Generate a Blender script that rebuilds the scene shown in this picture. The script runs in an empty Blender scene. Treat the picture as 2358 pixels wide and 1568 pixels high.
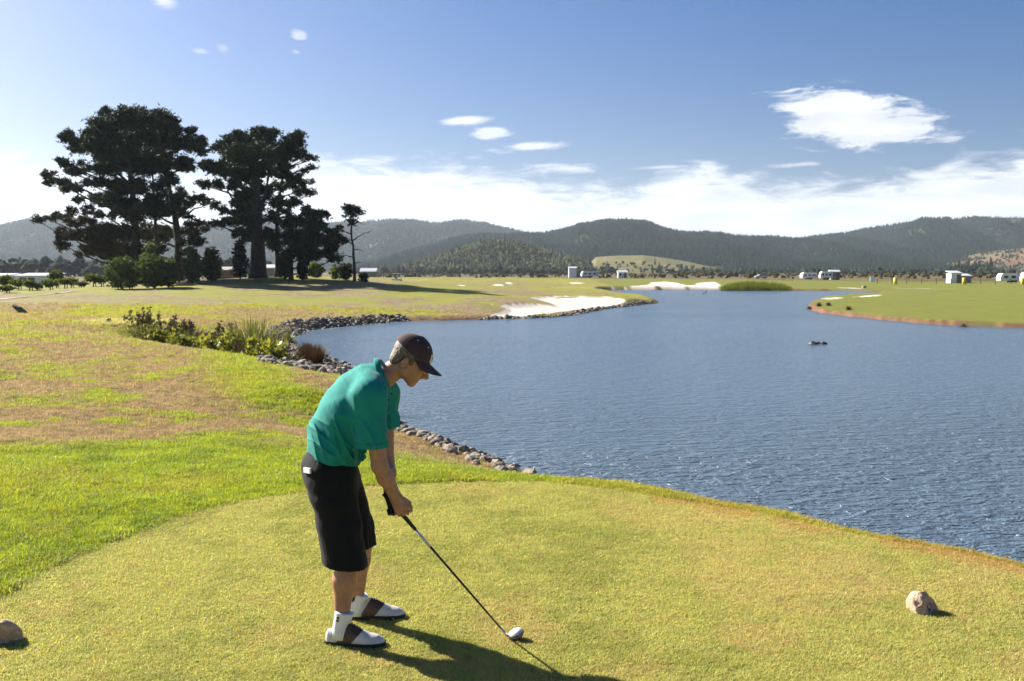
import bpy, bmesh, math, random
import numpy as np
from mathutils import Vector, Matrix, Euler
SC = bpy.context.scene
COL = SC.collection
random.seed(7); RNG = np.random.default_rng(11)
R = math.radians

# ------------------------------------------------------------------ camera, sky, sun, exposure
CAMZ = 1.95; PITCH = math.atan(69/995.6)
cam = bpy.data.cameras.new('camera'); camo = bpy.data.objects.new('camera', cam); COL.objects.link(camo)
camo.location = (0, 0, CAMZ); camo.rotation_euler = (math.pi/2-PITCH, 0, 0)
cam.lens = 35; cam.sensor_width = 36; cam.clip_start = .05; cam.clip_end = 20000
cam.dof.use_dof = True; cam.dof.focus_distance = 5.4; cam.dof.aperture_fstop = 9
SC.camera = camo
SC.view_settings.view_transform = 'Standard'; SC.view_settings.look = 'None'
SC.view_settings.exposure = 1.62; SC.view_settings.gamma = 1
SC.cycles.use_denoising = True
SC.cycles.max_bounces = 8; SC.cycles.transparent_max_bounces = 12; SC.cycles.volume_bounces = 0
SC.cycles.sample_clamp_indirect = 6
SUN_EL = R(33); SUN_DIR = Vector((-.82*math.cos(SUN_EL), .57*math.cos(SUN_EL), math.sin(SUN_EL))).normalized()
sun = bpy.data.lights.new('sun', 'SUN'); sun.energy = 5.0; sun.angle = R(.55); sun.color = (1, .93, .82)
suno = bpy.data.objects.new('sun', sun); COL.objects.link(suno)
suno.rotation_euler = (-SUN_DIR).to_track_quat('-Z', 'Y').to_euler()

# pixel helpers: positions were measured on a 2358 px wide view of the photograph
F_ = 995.6*2358/1024; CX, CY = 1179., 784.
def ray(xd, yd):
    a = Vector(((xd-CX)/F_, 1, -(yd-CY)/F_)); c, s = math.cos(PITCH), math.sin(PITCH)
    return Vector((a.x, a.y*c+a.z*s, -a.y*s+a.z*c))
def at_depth(xd, yd, Y):
    r = ray(xd, yd); return Vector((0, 0, CAMZ))+r*(Y/r.y)
def at_z(xd, yd, z):
    r = ray(xd, yd); return Vector((0, 0, CAMZ))+r*((z-CAMZ)/r.z)
def uv_(xd, yd):
    r = ray(xd, yd); return r.x/r.y, r.z/r.y

# ------------------------------------------------------------------ node helpers
class NT:
    def __init__(s, tree): s.t = tree; s.n = tree.nodes; s.l = tree.links
    def new(s, typ, **kw):
        n = s.n.new(typ)
        for k, v in kw.items(): setattr(n, k, v)
        return n
    def link(s, a, b): s.l.new(a, b)
    def setin(s, n, i, v):
        if v is None: return
        if isinstance(v, bpy.types.NodeSocket): s.l.new(v, n.inputs[i])
        else: n.inputs[i].default_value = v
    def m(s, op, a, b=None, c=None, clamp=False):
        n = s.new('ShaderNodeMath', operation=op); n.use_clamp = clamp
        for i, v in enumerate((a, b, c)): s.setin(n, i, v)
        return n.outputs[0]
    def ss(s, v, lo, hi):
        n = s.new('ShaderNodeMapRange', interpolation_type='SMOOTHSTEP')
        s.setin(n, 0, v); n.inputs[1].default_value = lo; n.inputs[2].default_value = hi
        return n.outputs[0]
    def noise(s, vec=None, scale=5., detail=3., rough=.5, dist=0., dim='3D'):
        n = s.new('ShaderNodeTexNoise', noise_dimensions=dim)
        if vec is not None: s.link(vec, n.inputs['Vector'])
        n.inputs['Scale'].default_value = scale; n.inputs['Detail'].default_value = detail
        n.inputs['Roughness'].default_value = rough; n.inputs['Distortion'].default_value = dist
        return n.outputs[0]
    def vor(s, vec=None, scale=5.):
        n = s.new('ShaderNodeTexVoronoi')
        if vec is not None: s.link(vec, n.inputs['Vector'])
        n.inputs['Scale'].default_value = scale; return n.outputs[0]
    def xyz(s, x, y, z):
        n = s.new('ShaderNodeCombineXYZ')
        for i, v in enumerate((x, y, z)): s.setin(n, i, v)
        return n.outputs[0]
    def mix(s, f, a, b, blend='MIX'):
        n = s.new('ShaderNodeMix', data_type='RGBA', blend_type=blend)
        s.setin(n, 0, f); s.setin(n, 6, rgba(a)); s.setin(n, 7, rgba(b)); return n.outputs[2]
    def ramp(s, f, stops):
        n = s.new('ShaderNodeValToRGB'); e = n.color_ramp.elements
        while len(e) < len(stops): e.new(.5)
        for k, (p, c) in enumerate(stops): e[k].position = p; e[k].color = rgba(c)
        s.link(f, n.inputs[0]); return n.outputs[0]
    def mapping(s, vec, scale=(1, 1, 1), rot=(0, 0, 0), loc=(0, 0, 0)):
        n = s.new('ShaderNodeMapping'); s.link(vec, n.inputs[0])
        n.inputs[1].default_value = loc; n.inputs[2].default_value = rot; n.inputs[3].default_value = scale
        return n.outputs[0]
    def bump(s, h, strength=.3, dist=.05, nrm=None):
        n = s.new('ShaderNodeBump'); n.inputs['Strength'].default_value = strength; n.inputs['Distance'].default_value = dist
        s.link(h, n.inputs['Height'])
        if nrm is not None: s.link(nrm, n.inputs['Normal'])
        return n.outputs[0]
def rgba(c):
    if isinstance(c, bpy.types.NodeSocket): return c
    return tuple(c)+(1,) if len(c) == 3 else tuple(c)

# ------------------------------------------------------------------ world: Nishita sky with broken cloud
W = bpy.data.worlds.new('World'); SC.world = W; W.use_nodes = True
t = NT(W.node_tree); t.n.clear()
sky = t.new('ShaderNodeTexSky', sky_type='NISHITA'); sky.sun_disc = False
sky.sun_elevation = SUN_EL; sky.sun_rotation = math.atan2(SUN_DIR.x, SUN_DIR.y)
sky.air_density = .85; sky.dust_density = 2.4; sky.ozone_density = 4.0; sky.altitude = 0
tc = t.new('ShaderNodeTexCoord'); sep = t.new('ShaderNodeSeparateXYZ'); t.link(tc.outputs['Generated'], sep.inputs[0])
dx, dy, dz = sep.outputs
ady = t.m('MAXIMUM', dy, .05)
u = t.m('DIVIDE', dx, ady); v = t.m('DIVIDE', dz, ady)          # gnomonic coordinates of the northern sky
az = t.m('ARCTAN2', dx, dy)
front = t.ss(dy, .1, .3)
cvec = t.xyz(t.m('MULTIPLY', az, 7), t.m('MULTIPLY', dz, 34), 0.)
n1 = t.noise(cvec, 1.0, 5, .6, .2)
cv2 = t.xyz(t.m('MULTIPLY', az, 22), t.m('MULTIPLY', dz, 80), 3.)
n2 = t.noise(cv2, 1.0, 5, .66, .5)
nn = t.m('SUBTRACT', t.m('ADD', t.m('MULTIPLY', n1, .7), t.m('MULTIPLY', n2, .8)), .75)
tot = None
def blob(xd, yd, rx, ry, tilt, amp, soft, gain):
    global tot
    cu, cv = uv_(xd, yd); c, s = math.cos(tilt), math.sin(tilt)
    du = t.m('SUBTRACT', u, cu); dv = t.m('SUBTRACT', v, cv)
    a = t.m('MULTIPLY', t.m('ADD', t.m('MULTIPLY', du, c), t.m('MULTIPLY', dv, s)), F_/rx)
    b = t.m('MULTIPLY', t.m('SUBTRACT', t.m('MULTIPLY', dv, c), t.m('MULTIPLY', du, s)), F_/ry)
    d = t.m('SQRT', t.m('ADD', t.m('MULTIPLY', a, a), t.m('MULTIPLY', b, b)))
    k = t.m('ADD', t.m('SUBTRACT', 1., d), t.m('MULTIPLY', nn, amp))
    o = t.m('MULTIPLY', t.m('MULTIPLY', t.ss(k, 0, soft), gain), front)
    tot = o if tot is None else t.m('MAXIMUM', tot, o)
for b in [(1955, 275, 190, 78, -.10, 2.6, .5, .98), (2080, 308, 125, 42, .05, 3.0, .6, .85),
          (1078, 276, 78, 15, .08, 1.7, .6, 1.0), (1128, 308, 44, 18, .05, 3.6, .8, .75), (1225, 337, 98, 14, .08, 1.7, .6, 1.0),
          (1310, 388, 120, 15, -.03, 3.4, 1.1, .75), (1520, 385, 100, 6, .05, 2.4, 1., .7), (1850, 378, 95, 8, .07, 2.6, 1., .7),
          (378, 4, 44, 20, -.1, 2.2, .7, .8), (690, 84, 16, 24, 1.2, 3.2, .8, .6), (684, 120, 24, 9, -.3, 2.0, .8, .7),
          (515, 112, 14, 20, 1.2, 3., .9, .45), (462, 117, 26, 9, -.2, 2.5, .9, .45), (1085, 428, 120, 9, .0, 1.6, .9, .7)]:
    blob(*b)
# the bank of cloud along the horizon, all round
low = t.noise(t.xyz(t.m('MULTIPLY', az, 5.5), 0., 7.3), 1.0, 2, .5)
edge = t.m('ADD', .055, t.m('MULTIPLY', low, .085))
kb = t.m('ADD', t.m('SUBTRACT', edge, dz), t.m('MULTIPLY', nn, .085))
bank = t.m('MULTIPLY', t.ss(kb, -.010, .022), .97)
cl = t.m('MAXIMUM', tot, bank)
shade = t.noise(t.xyz(t.m('MULTIPLY', az, 13), t.m('MULTIPLY', dz, 60), 9.), 1.0, 3, .55)
ccol = t.mix(t.ss(shade, .38, .68), (6.9, 7.0, 7.2), (5.4, 5.6, 6.1))
hs = t.new('ShaderNodeHueSaturation'); t.link(sky.outputs[0], hs.inputs['Color'])
hs.inputs['Saturation'].default_value = 1.48; hs.inputs['Value'].default_value = .62
cc = t.mix(cl, t.mix(1., hs.outputs[0], (.90, .95, 1.12), 'MULTIPLY'), ccol)
W.cycles.sampling_method = 'MANUAL'; W.cycles.sample_map_resolution = 512
bg = t.new('ShaderNodeBackground'); t.link(cc, bg.inputs[0]); bg.inputs[1].default_value = .05
wo = t.new('ShaderNodeOutputWorld'); t.link(bg.outputs[0], wo.inputs[0])

# ------------------------------------------------------------------ object helpers
def tag(o, label=None, cat=None, group=None, kind=None):
    if label: o['label'] = label
    if cat: o['category'] = cat
    if group: o['group'] = group
    if kind: o['kind'] = kind
    return o
def link(o, parent=None):
    COL.objects.link(o)
    if parent is not None: o.parent = parent
    return o
def empty(name, loc=(0, 0, 0), rz=0, scale=1):
    o = bpy.data.objects.new(name, None); o.empty_display_size = .1; link(o); o.location = loc; o.rotation_euler = (0, 0, rz); o.scale = (scale,)*3; return o
def np_mesh(name, V, Fq, mats=(), smooth=False, uv=None):
    """V (n,3); Fq: array (m,3|4) or list of arrays"""
    me = bpy.data.meshes.new(name)
    Fl = Fq if isinstance(Fq, list) else [Fq]
    V = np.asarray(V, np.float32); me.vertices.add(len(V)); me.vertices.foreach_set('co', V.ravel())
    nl = sum(f.size for f in Fl); npoly = sum(len(f) for f in Fl)
    me.loops.add(nl); me.polygons.add(npoly)
    me.loops.foreach_set('vertex_index', np.concatenate([f.ravel() for f in Fl]).astype(np.int32))
    tot_ = np.concatenate([np.full(len(f), f.shape[1], np.int32) for f in Fl])
    st = np.concatenate([[0], np.cumsum(tot_)[:-1]]).astype(np.int32)
    me.polygons.foreach_set('loop_start', st)
    me.polygons.foreach_set('loop_total', tot_)
    for m_ in mats: me.materials.append(m_)
    if smooth: me.polygons.foreach_set('use_smooth', np.ones(npoly, bool))
    me.update(calc_edges=True); me.validate()
    return me
def obj(name, me, parent=None, loc=None):
    o = bpy.data.objects.new(name, me); link(o, parent)
    if loc is not None: o.location = loc
    return o
class MB:
    """collects shapes into one mesh"""
    def __init__(s): s.v = []; s.f = []; s.mi = []
    def add(s, V, Fs, mi=0):
        b = len(s.v); s.v += [tuple(p) for p in V]; s.f += [tuple(i+b for i in f) for f in Fs]; s.mi += [mi]*len(Fs); return s
    def box(s, c, d, M=None, mi=0, taper=1.):
        x, y, z = d[0]/2, d[1]/2, d[2]/2
        P = [Vector((sx*x*(taper if sz > 0 else 1), sy*y*(taper if sz > 0 else 1), sz*z)) for sz in (-1, 1) for sx, sy in ((-1, -1), (1, -1), (1, 1), (-1, 1))]
        if M is not None: P = [M @ p for p in P]
        P = [p+Vector(c) for p in P]
        return s.add(P, [(3, 2, 1, 0), (4, 5, 6, 7), (0, 1, 5, 4), (1, 2, 6, 5), (2, 3, 7, 6), (3, 0, 4, 7)], mi)
    def tube(s, pts, rad, n=8, cap=True, mi=0):
        pts = [Vector(p) for p in pts]; V = []; Fs = []
        prev = None
        for i, p in enumerate(pts):
            d = (pts[min(i+1, len(pts)-1)]-pts[max(i-1, 0)]).normalized()
            ref = Vector((0, 0, 1)) if abs(d.z) < .93 else Vector((1, 0, 0))
            a = d.cross(ref).normalized() if prev is None else (prev-d*prev.dot(d)).normalized(); prev = a; b = d.cross(a)
            r = rad[i] if hasattr(rad, '__len__') else rad
            V += [p+(a*math.cos(2*math.pi*k/n)+b*math.sin(2*math.pi*k/n))*r for k in range(n)]
        for i in range(len(pts)-1):
            for k in range(n): Fs.append((i*n+k, i*n+(k+1) % n, (i+1)*n+(k+1) % n, (i+1)*n+k))
        if cap: Fs += [tuple(range(n))[::-1], tuple((len(pts)-1)*n+k for k in range(n))]
        return s.add(V, Fs, mi)
    def lathe(s, prof, n=16, M=None, mi=0):
        V = []; Fs = []
        for r, z in prof: V += [Vector((r*math.cos(2*math.pi*k/n), r*math.sin(2*math.pi*k/n), z)) for k in range(n)]
        for i in range(len(prof)-1):
            for k in range(n): Fs.append((i*n+k, i*n+(k+1) % n, (i+1)*n+(k+1) % n, (i+1)*n+k))
        Fs += [tuple(range(n))[::-1], tuple((len(prof)-1)*n+k for k in range(n))]
        if M is not None: V = [M @ p for p in V]
        return s.add(V, Fs, mi)
    def mesh(s, name, mats, smooth=False):
        me = bpy.data.meshes.new(name); me.from_pydata(s.v, [], s.f)
        for m_ in (mats if isinstance(mats, (list, tuple)) else [mats]): me.materials.append(m_)
        me.polygons.foreach_set('material_index', s.mi)
        if smooth: me.polygons.foreach_set('use_smooth', np.ones(len(s.f), bool))
        me.update(); return me
    def build(s, name, mats, parent=None, smooth=False, loc=None): return obj(name, s.mesh(name, mats, smooth), parent, loc)
def mat(name, col, rough=.6, metal=0, var=.15, vscale=8., bump=0., bscale=40., bdist=.01, spec=.5, sheen=0., trans=0., coord='Object', col2=None):
    m_ = bpy.data.materials.new(name); m_.use_nodes = True; k = NT(m_.node_tree); p = k.n['Principled BSDF']
    tcn = k.new('ShaderNodeTexCoord').outputs[coord]
    c2 = col2 or tuple(max(0, x*(1-var*1.6)) for x in col)
    c1 = col if col2 else tuple(min(1, x*(1+var)) for x in col)
    k.link(k.mix(k.ss(k.noise(tcn, vscale, 4, .6), .3, .7), c1, c2), p.inputs['Base Color'])
    p.inputs['Roughness'].default_value = rough; p.inputs['Metallic'].default_value = metal
    p.inputs['Specular IOR Level'].default_value = spec
    if sheen: p.inputs['Sheen Weight'].default_value = sheen
    if bump: k.link(k.bump(k.noise(tcn, bscale, 4, .6), bump, bdist), p.inputs['Normal'])
    return m_

# ------------------------------------------------------------------ numpy noise
_P = np.random.default_rng(3).random((256, 256)).astype(np.float64)
def vnoise(x, y):
    xi = np.floor(x).astype(int); yi = np.floor(y).astype(int); fx = x-xi; fy = y-yi
    fx = fx*fx*fx*(fx*(fx*6-15)+10); fy = fy*fy*fy*(fy*(fy*6-15)+10)
    a = _P[xi % 256, yi % 256]; b = _P[(xi+1) % 256, yi % 256]; c = _P[xi % 256, (yi+1) % 256]; d = _P[(xi+1) % 256, (yi+1) % 256]
    return (a*(1-fx)+b*fx)*(1-fy)+(c*(1-fx)+d*fx)*fy
def fbm(x, y, o=4, g=.5):
    s = 0; a = 1; tt = 0
    for i in range(o): s = s+a*vnoise(x+17.3*i, y+9.1*i); tt += a; a *= g; x = x*2.03; y = y*2.03
    return s/tt
def sstep(x, a, b):
    q = np.clip((x-a)/(b-a), 0, 1); return q*q*(3-2*q)
def poly_sd(P, X, Y):
    """signed distance to a closed polygon, positive inside"""
    P = np.asarray(P, float); shp = X.shape; x = X.ravel(); y = Y.ravel(); d = np.full(len(x), 1e18); ins = np.zeros(len(x), bool)
    for (x0, y0), (x1, y1) in zip(P, np.roll(P, -1, 0)):
        ex, ey = x1-x0, y1-y0; L = ex*ex+ey*ey+1e-12
        q = np.clip(((x-x0)*ex+(y-y0)*ey)/L, 0, 1)
        d = np.minimum(d, (x-x0-q*ex)**2+(y-y0-q*ey)**2)
        c = (y0 > y) != (y1 > y)
        if ey != 0: ins ^= c & (x < ex*(y-y0)/ey+x0)
    return (np.where(ins, 1, -1)*np.sqrt(d)).reshape(shp)
def crom(P, n=6):
    P = [np.asarray(p, float) for p in P]; N = len(P); out = []
    for i in range(N):
        p0, p1, p2, p3 = P[i-1], P[i], P[(i+1) % N], P[(i+2) % N]
        for k in range(n):
            s = k/n
            out.append(.5*((2*p1)+(-p0+p2)*s+(2*p0-5*p1+4*p2-p3)*s*s+(-p0+3*p1-3*p2+p3)*s**3))
    return np.array(out)
# ================================================================== TERRAIN
WZ = -1.3
SHD = [(1210, 1088), (1100, 1040), (1000, 1010), (905, 965), (850, 900), (790, 838), (745, 824), (722, 812), (690, 800), (664, 781), (700, 764), (746, 756),
       (830, 748), (927, 740.5), (1030, 738), (1115, 735.8), (1200, 733), (1289, 729.6), (1360, 718), (1418, 709), (1475, 702), (1518, 697), (1500, 691), (1445, 684), (1400, 676), (1384, 671),
       (1418, 668), (1500, 667.4), (1655, 667), (1740, 668), (1822, 669.5), (1950, 669.5), (2048, 671.5), (2066, 673), (2030, 676), (1955, 684), (1900, 692), (1862, 704), (1868, 712), (1889, 720),
       (1960, 729), (2048, 738), (2130, 745), (2210, 750), (2290, 752), (2358, 754)]
shore_pts = [tuple(at_z(a, b, WZ)[:2]) for a, b in SHD]
# outside the frame the lake goes on to the right and round the tee
shore_pts += [(40, 55), (60, 48), (75, 25), (70, 0), (45, -14), (14, -12), (8.5, -4), (7.0, 3.5), (5.6, 7.6), (3.6, 11.0), (1.6, 13.9)]
SHORE = crom(shore_pts, 5)
SHORE = SHORE+np.stack([fbm(SHORE[:, 0]*.7, SHORE[:, 1]*.7, 3)-.5, fbm(SHORE[:, 0]*.7+40, SHORE[:, 1]*.7, 3)-.5], 1)*.35*np.clip(SHORE[:, 1:2]/40, .3, 2)

CTRL = []
def C(x, y, d): CTRL.append(at_depth(x, y, d))
for X in (-4, -2, 0, 2):
    for Y in (1., 3, 5, 7): CTRL.append(Vector((X, Y, 0)))
for p in [(3.4, 4, 0), (3.2, 6.6, 0), (2.1, 8.0, 0), (.9, 9.1, 0), (-.7, 9.5, 0), (-3, 8.5, .02), (-7, 8, .06), (-8, 3, .06), (-12, 0, .1), (-40, 0, .2), (0, -8, 0), (-20, -20, .1), (0, -60, 0), (60, -60, -.2), (-80, -60, .2), (7, -14, -.3),
          (1.4, 11, -.5), (.3, 12.8, -.78), (.05, 14.6, -1.08), (3.2, 9.2, -.62), (4.6, 6.6, -.5), (5.2, 2, -.4), (-200, 0, .5), (300, 0, -.5), (0, -400, 0), (-400, -300, 0), (400, -300, 0)]: CTRL.append(Vector(p))
for p in [(980, 1048, 16.2), (920, 1000, 18.4), (900, 1075, 11.2), (870, 1035, 13.6), (1100, 1082, 13.2), (850, 985, 18.5),
          (690, 1000, 14), (690, 1060, 11.2), (600, 960, 16), (745, 898, 18.5), (640, 856, 21.5), (560, 833, 24.5), (430, 808, 28), (310, 788, 31), (150, 766, 34), (0, 756, 36), (300, 900, 18.), (300, 1000, 13), (0, 1000, 12), (0, 880, 19), (-400, 1000, 12), (-500, 760, 40), (150, 830, 24), (450, 900, 18),
          (790, 868, 26), (780, 880, 22), (700, 838, 35), (640, 826, 36), (560, 822, 38), (450, 796, 42), (640, 790, 44), (600, 770, 48), (330, 775, 42),
          (280, 742, 44.5), (150, 743, 43.5), (400, 741, 46), (560, 738, 54), (640, 742, 54), (0, 737, 45), (0, 700, 64), (150, 705, 62), (60, 725, 55), (200, 681, 76), (0, 690, 72), (-200, 690, 72), (-600, 680, 85), (400, 663, 88), (500, 650, 98), (600, 641, 106), (700, 641, 106), (800, 643, 106), (870, 648, 106), (960, 660, 100), (600, 665, 92), (800, 668, 90), (900, 680, 84), (1010, 690, 82),
          (760, 722, 64), (850, 722, 67), (700, 715, 66), (500, 715, 62), (300, 712, 62), (1000, 722, 70), (1060, 702, 76), (1120, 716, 72), (1020, 706, 75), (1110, 690, 82), (1180, 692, 81), (1250, 679, 97), (1350, 680, 99), (1430, 685, 101), (1480, 690, 103), (1180, 726, 72.5), (1290, 721, 77), (1380, 708, 87),
          (600, 637, 125), (800, 640, 130), (300, 655, 120), (0, 668, 110), (100, 662, 130), (-200, 665, 130), (900, 651, 140), (1000, 656, 130), (1100, 662, 130), (1200, 668, 125), (1300, 665, 140), (1380, 664, 150),
          (1000, 648, 190), (1150, 649, 190), (1250, 645, 210), (1330, 643, 230), (1420, 655, 192), (1500, 650, 196), (1560, 655, 190), (1610, 650, 196), (1650, 655, 190), (1750, 655, 195), (1850, 655, 200), (2000, 657, 195),
          (2000, 665, 172), (2070, 668, 165), (2140, 664, 165), (2250, 661, 165), (2358, 660, 165), (2600, 658, 170), (1940, 694, 93), (1905, 706, 83), (2000, 700, 88), (2060, 722, 69), (2210, 739, 60.5), (2358, 741, 59), (2200, 700, 88), (2358, 700, 84), (2600, 700, 84), (2200, 675, 125), (2358, 672, 125), (3000, 700, 90), (3000, 660, 160),
          (1100, 642, 300), (1300, 640, 330), (1600, 644, 270), (2000, 649, 250), (2300, 651, 245), (2900, 650, 250), (800, 642, 260), (300, 650, 260), (-200, 650, 260), (-800, 650, 260)]: C(*p)
for d in (420, 700, 1200, 2000, 3500, 7000):
    for a in (-75, -45, -25, -12, 0, 12, 25, 45, 75): CTRL.append(Vector((d*math.sin(R(a)), d*math.cos(R(a)), -.4 if d > 500 else -.5)))
for a in (100, 140, 180, 220, 260):
    for d in (100, 1500, 7000): CTRL.append(Vector((d*math.sin(R(a)), d*math.cos(R(a)), -.2)))
def warp(x, y):
    r = np.sqrt(x*x+y*y)+2.; s = np.log(r)
    k = 2.2*s
    a = np.arctan2(x, y)
    # near the camera cartesian, far away log-polar
    return np.stack([a*np.clip(r/6, .6, 2.4), s*2.2], -1) if False else np.stack([x/r*2.6, y/r*2.6, s*2.0], -1)
_cp = np.array([tuple(p) for p in CTRL]); _cw = warp(_cp[:, 0], _cp[:, 1])
def _k(A, B):
    out = np.empty((len(A), len(B)))
    d = np.sqrt(np.maximum(((A[:, None, :]-B[None, :, :])**2).sum(-1), 1e-12)); return d
_K = _k(_cw, _cw)+np.eye(len(_cp))*-.012
_A = np.block([[_K, np.ones((len(_cp), 1))], [np.ones((1, len(_cp))), np.zeros((1, 1))]])
_wt = np.linalg.solve(_A, np.append(_cp[:, 2], 0))
_cw32 = _cw.astype(np.float32)
def land(x, y):
    x = np.asarray(x, float).ravel(); y = np.asarray(y, float).ravel(); out = np.empty(len(x))
    for i in range(0, len(x), 20000):
        q = warp(x[i:i+20000], y[i:i+20000])
        q = q.astype(np.float32); d = np.zeros((len(q), len(_cw)), np.float32)
        for j in range(3): d += (q[:, j:j+1]-_cw32[None, :, j])**2
        out[i:i+20000] = np.sqrt(d).astype(float) @ _wt[:-1]+_wt[-1]
    return out

# tee outline (fine turf); its left and front edge shows a line of longer grass
TEE = crom([(-3.05, 3.2), (-3.07, 5.9), (-2.86, 7.15), (-2.4, 8.2), (-1.75, 8.72), (-.9, 9.02), (.3, 9.1), (1.5, 8.35), (2.55, 7.35), (3.3, 6.6), (4.1, 5.2), (4.6, 2.5), (3.2, -2), (-1.5, -3), (-2.9, .5)], 4)
def zoom_pts(zp, ox, oy, sc): return [((ox+a*sc)*.61406, (oy+b*sc)*.61406) for a, b in zp]
def shore_sd(x, y):
    out = np.full(len(x), 60.); m_ = (np.hypot(x, y) < 330)
    out[m_] = np.clip(-poly_sd(SHORE, x[m_], y[m_]), -60, 60); return out       # positive on land
def height(x, y, full=False):
    x = np.asarray(x, float).ravel(); y = np.asarray(y, float).ravel()
    L = land(x, y); sd = shore_sd(x, y); r = np.hypot(x, y)
    far = sstep(r, 14, 60)
    L = np.maximum(L, WZ+.22+.1*fbm(x*.5, y*.5, 2))
    L = L+(fbm(x*.12, y*.12, 3)-.5)*.35*far*sstep(r, 30, 120)+(fbm(x*.9, y*.9, 3)-.5)*.05*sstep(r, 8.5, 14)
    L = L+(fbm(x*.045+3, y*.045+1, 3)-.5)*2.2*sstep(r, 120, 175)*(1-sstep(r, 270, 340))*(1-sstep(x, 8, 16))*sstep(x, -60, -30)
    bw = np.where(x > 20, .28, 1.1)
    b = sstep(sd, np.where(x > 20, -.12, -.35), bw)
    z = np.where(sd > np.where(x > 20, -.12, -.35), (WZ-.12)*(1-b)+L*b, WZ-.12-.5*np.clip(-(sd+.35)/3, 0, 1))
    # flatten the tee
    ts = np.full(len(x), -9.); nm = r < 16
    ts[nm] = poly_sd(TEE, x[nm], y[nm])
    flat = sstep(ts, -.5, .25)
    z = z*(1-flat)+0.*flat
    if full: return z, sd, ts
    return z
def ground_hit(xd, yd, near=3., farr=900.):
    r = ray(xd, yd); s = np.exp(np.linspace(math.log(near), math.log(farr), 3000))
    k = s/r.y; P = np.stack([r.x*k, r.y*k, CAMZ+r.z*k], 1)
    dz = P[:, 2]-height(P[:, 0], P[:, 1]); i = int(np.argmax(dz <= 0))
    if dz[i] > 0: i = len(s)-1
    if i == 0: i = 1
    f = dz[i-1]/(dz[i-1]-dz[i]+1e-9); f = min(max(f, 0), 1)
    p = P[i-1]*(1-f)+P[i]*f; return Vector(p)
def gz(x, y): return float(height([x], [y])[0])
def on_ground(xd, Y):
    r = ray(xd, 650); X = r.x/r.y*Y; return Vector((X, Y, gz(X, Y)))

# bunkers: outlines followed on the photograph, dropped on the land
def hit_poly(pts): return [tuple(ground_hit(a, b)[:2]) for a, b in pts]
Z6 = lambda zp: zoom_pts(zp, 1300, 780, .5937)
B_MAIN = [(1127, 700), (1150, 703), (1185, 700), (1240, 699), (1275, 702), (1262, 696), (1240, 690), (1222, 686), (1240, 683), (1290, 681), (1350, 681), (1410, 684), (1440, 690), (1432, 698), (1370, 708), (1300, 716), (1240, 722), (1180, 727), (1128, 728), (1150, 720), (1165, 711), (1150, 704)]
BUNK = [crom(hit_poly(B_MAIN), 3)]
for cx_, cy_, rx_, dd in [(1063, 657.5, 8, 2.5), (1148, 657.5, 12, 3), (1172, 652, 9, 3), (1327, 651, 17, 4)]:
    c = ground_hit(cx_, cy_); rr = rx_*c.y/F_
    BUNK.append(np.array([(c.x+rr*math.cos(a), c.y+dd*math.sin(a)) for a in np.linspace(0, 2*math.pi, 20, endpoint=False)]))
for e in [[(1402, 661), (1440, 660), (1490, 656), (1500, 650), (1535, 648), (1562, 652), (1580, 657), (1600, 656), (1618, 650), (1645, 649), (1658, 656), (1655, 662), (1580, 662.5), (1480, 663), (1420, 664)]]:
    BUNK.append(crom(hit_poly(e), 2))
for e in [[(1890, 688), (1910, 685.5), (1940, 685), (1935, 687), (1905, 689)], [(1960, 684.5), (1985, 681), (2025, 679), (2030, 680.5), (1990, 683.5)]]:
    BUNK.append(crom(hit_poly(e), 2))
MINITEE = np.array([tuple(ground_hit(a, b)[:2]) for a, b in [(170, 742), (240, 736), (330, 734), (400, 737), (425, 741), (380, 746), (290, 748), (205, 747)]]); MINITEE = crom(MINITEE, 3)

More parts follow.
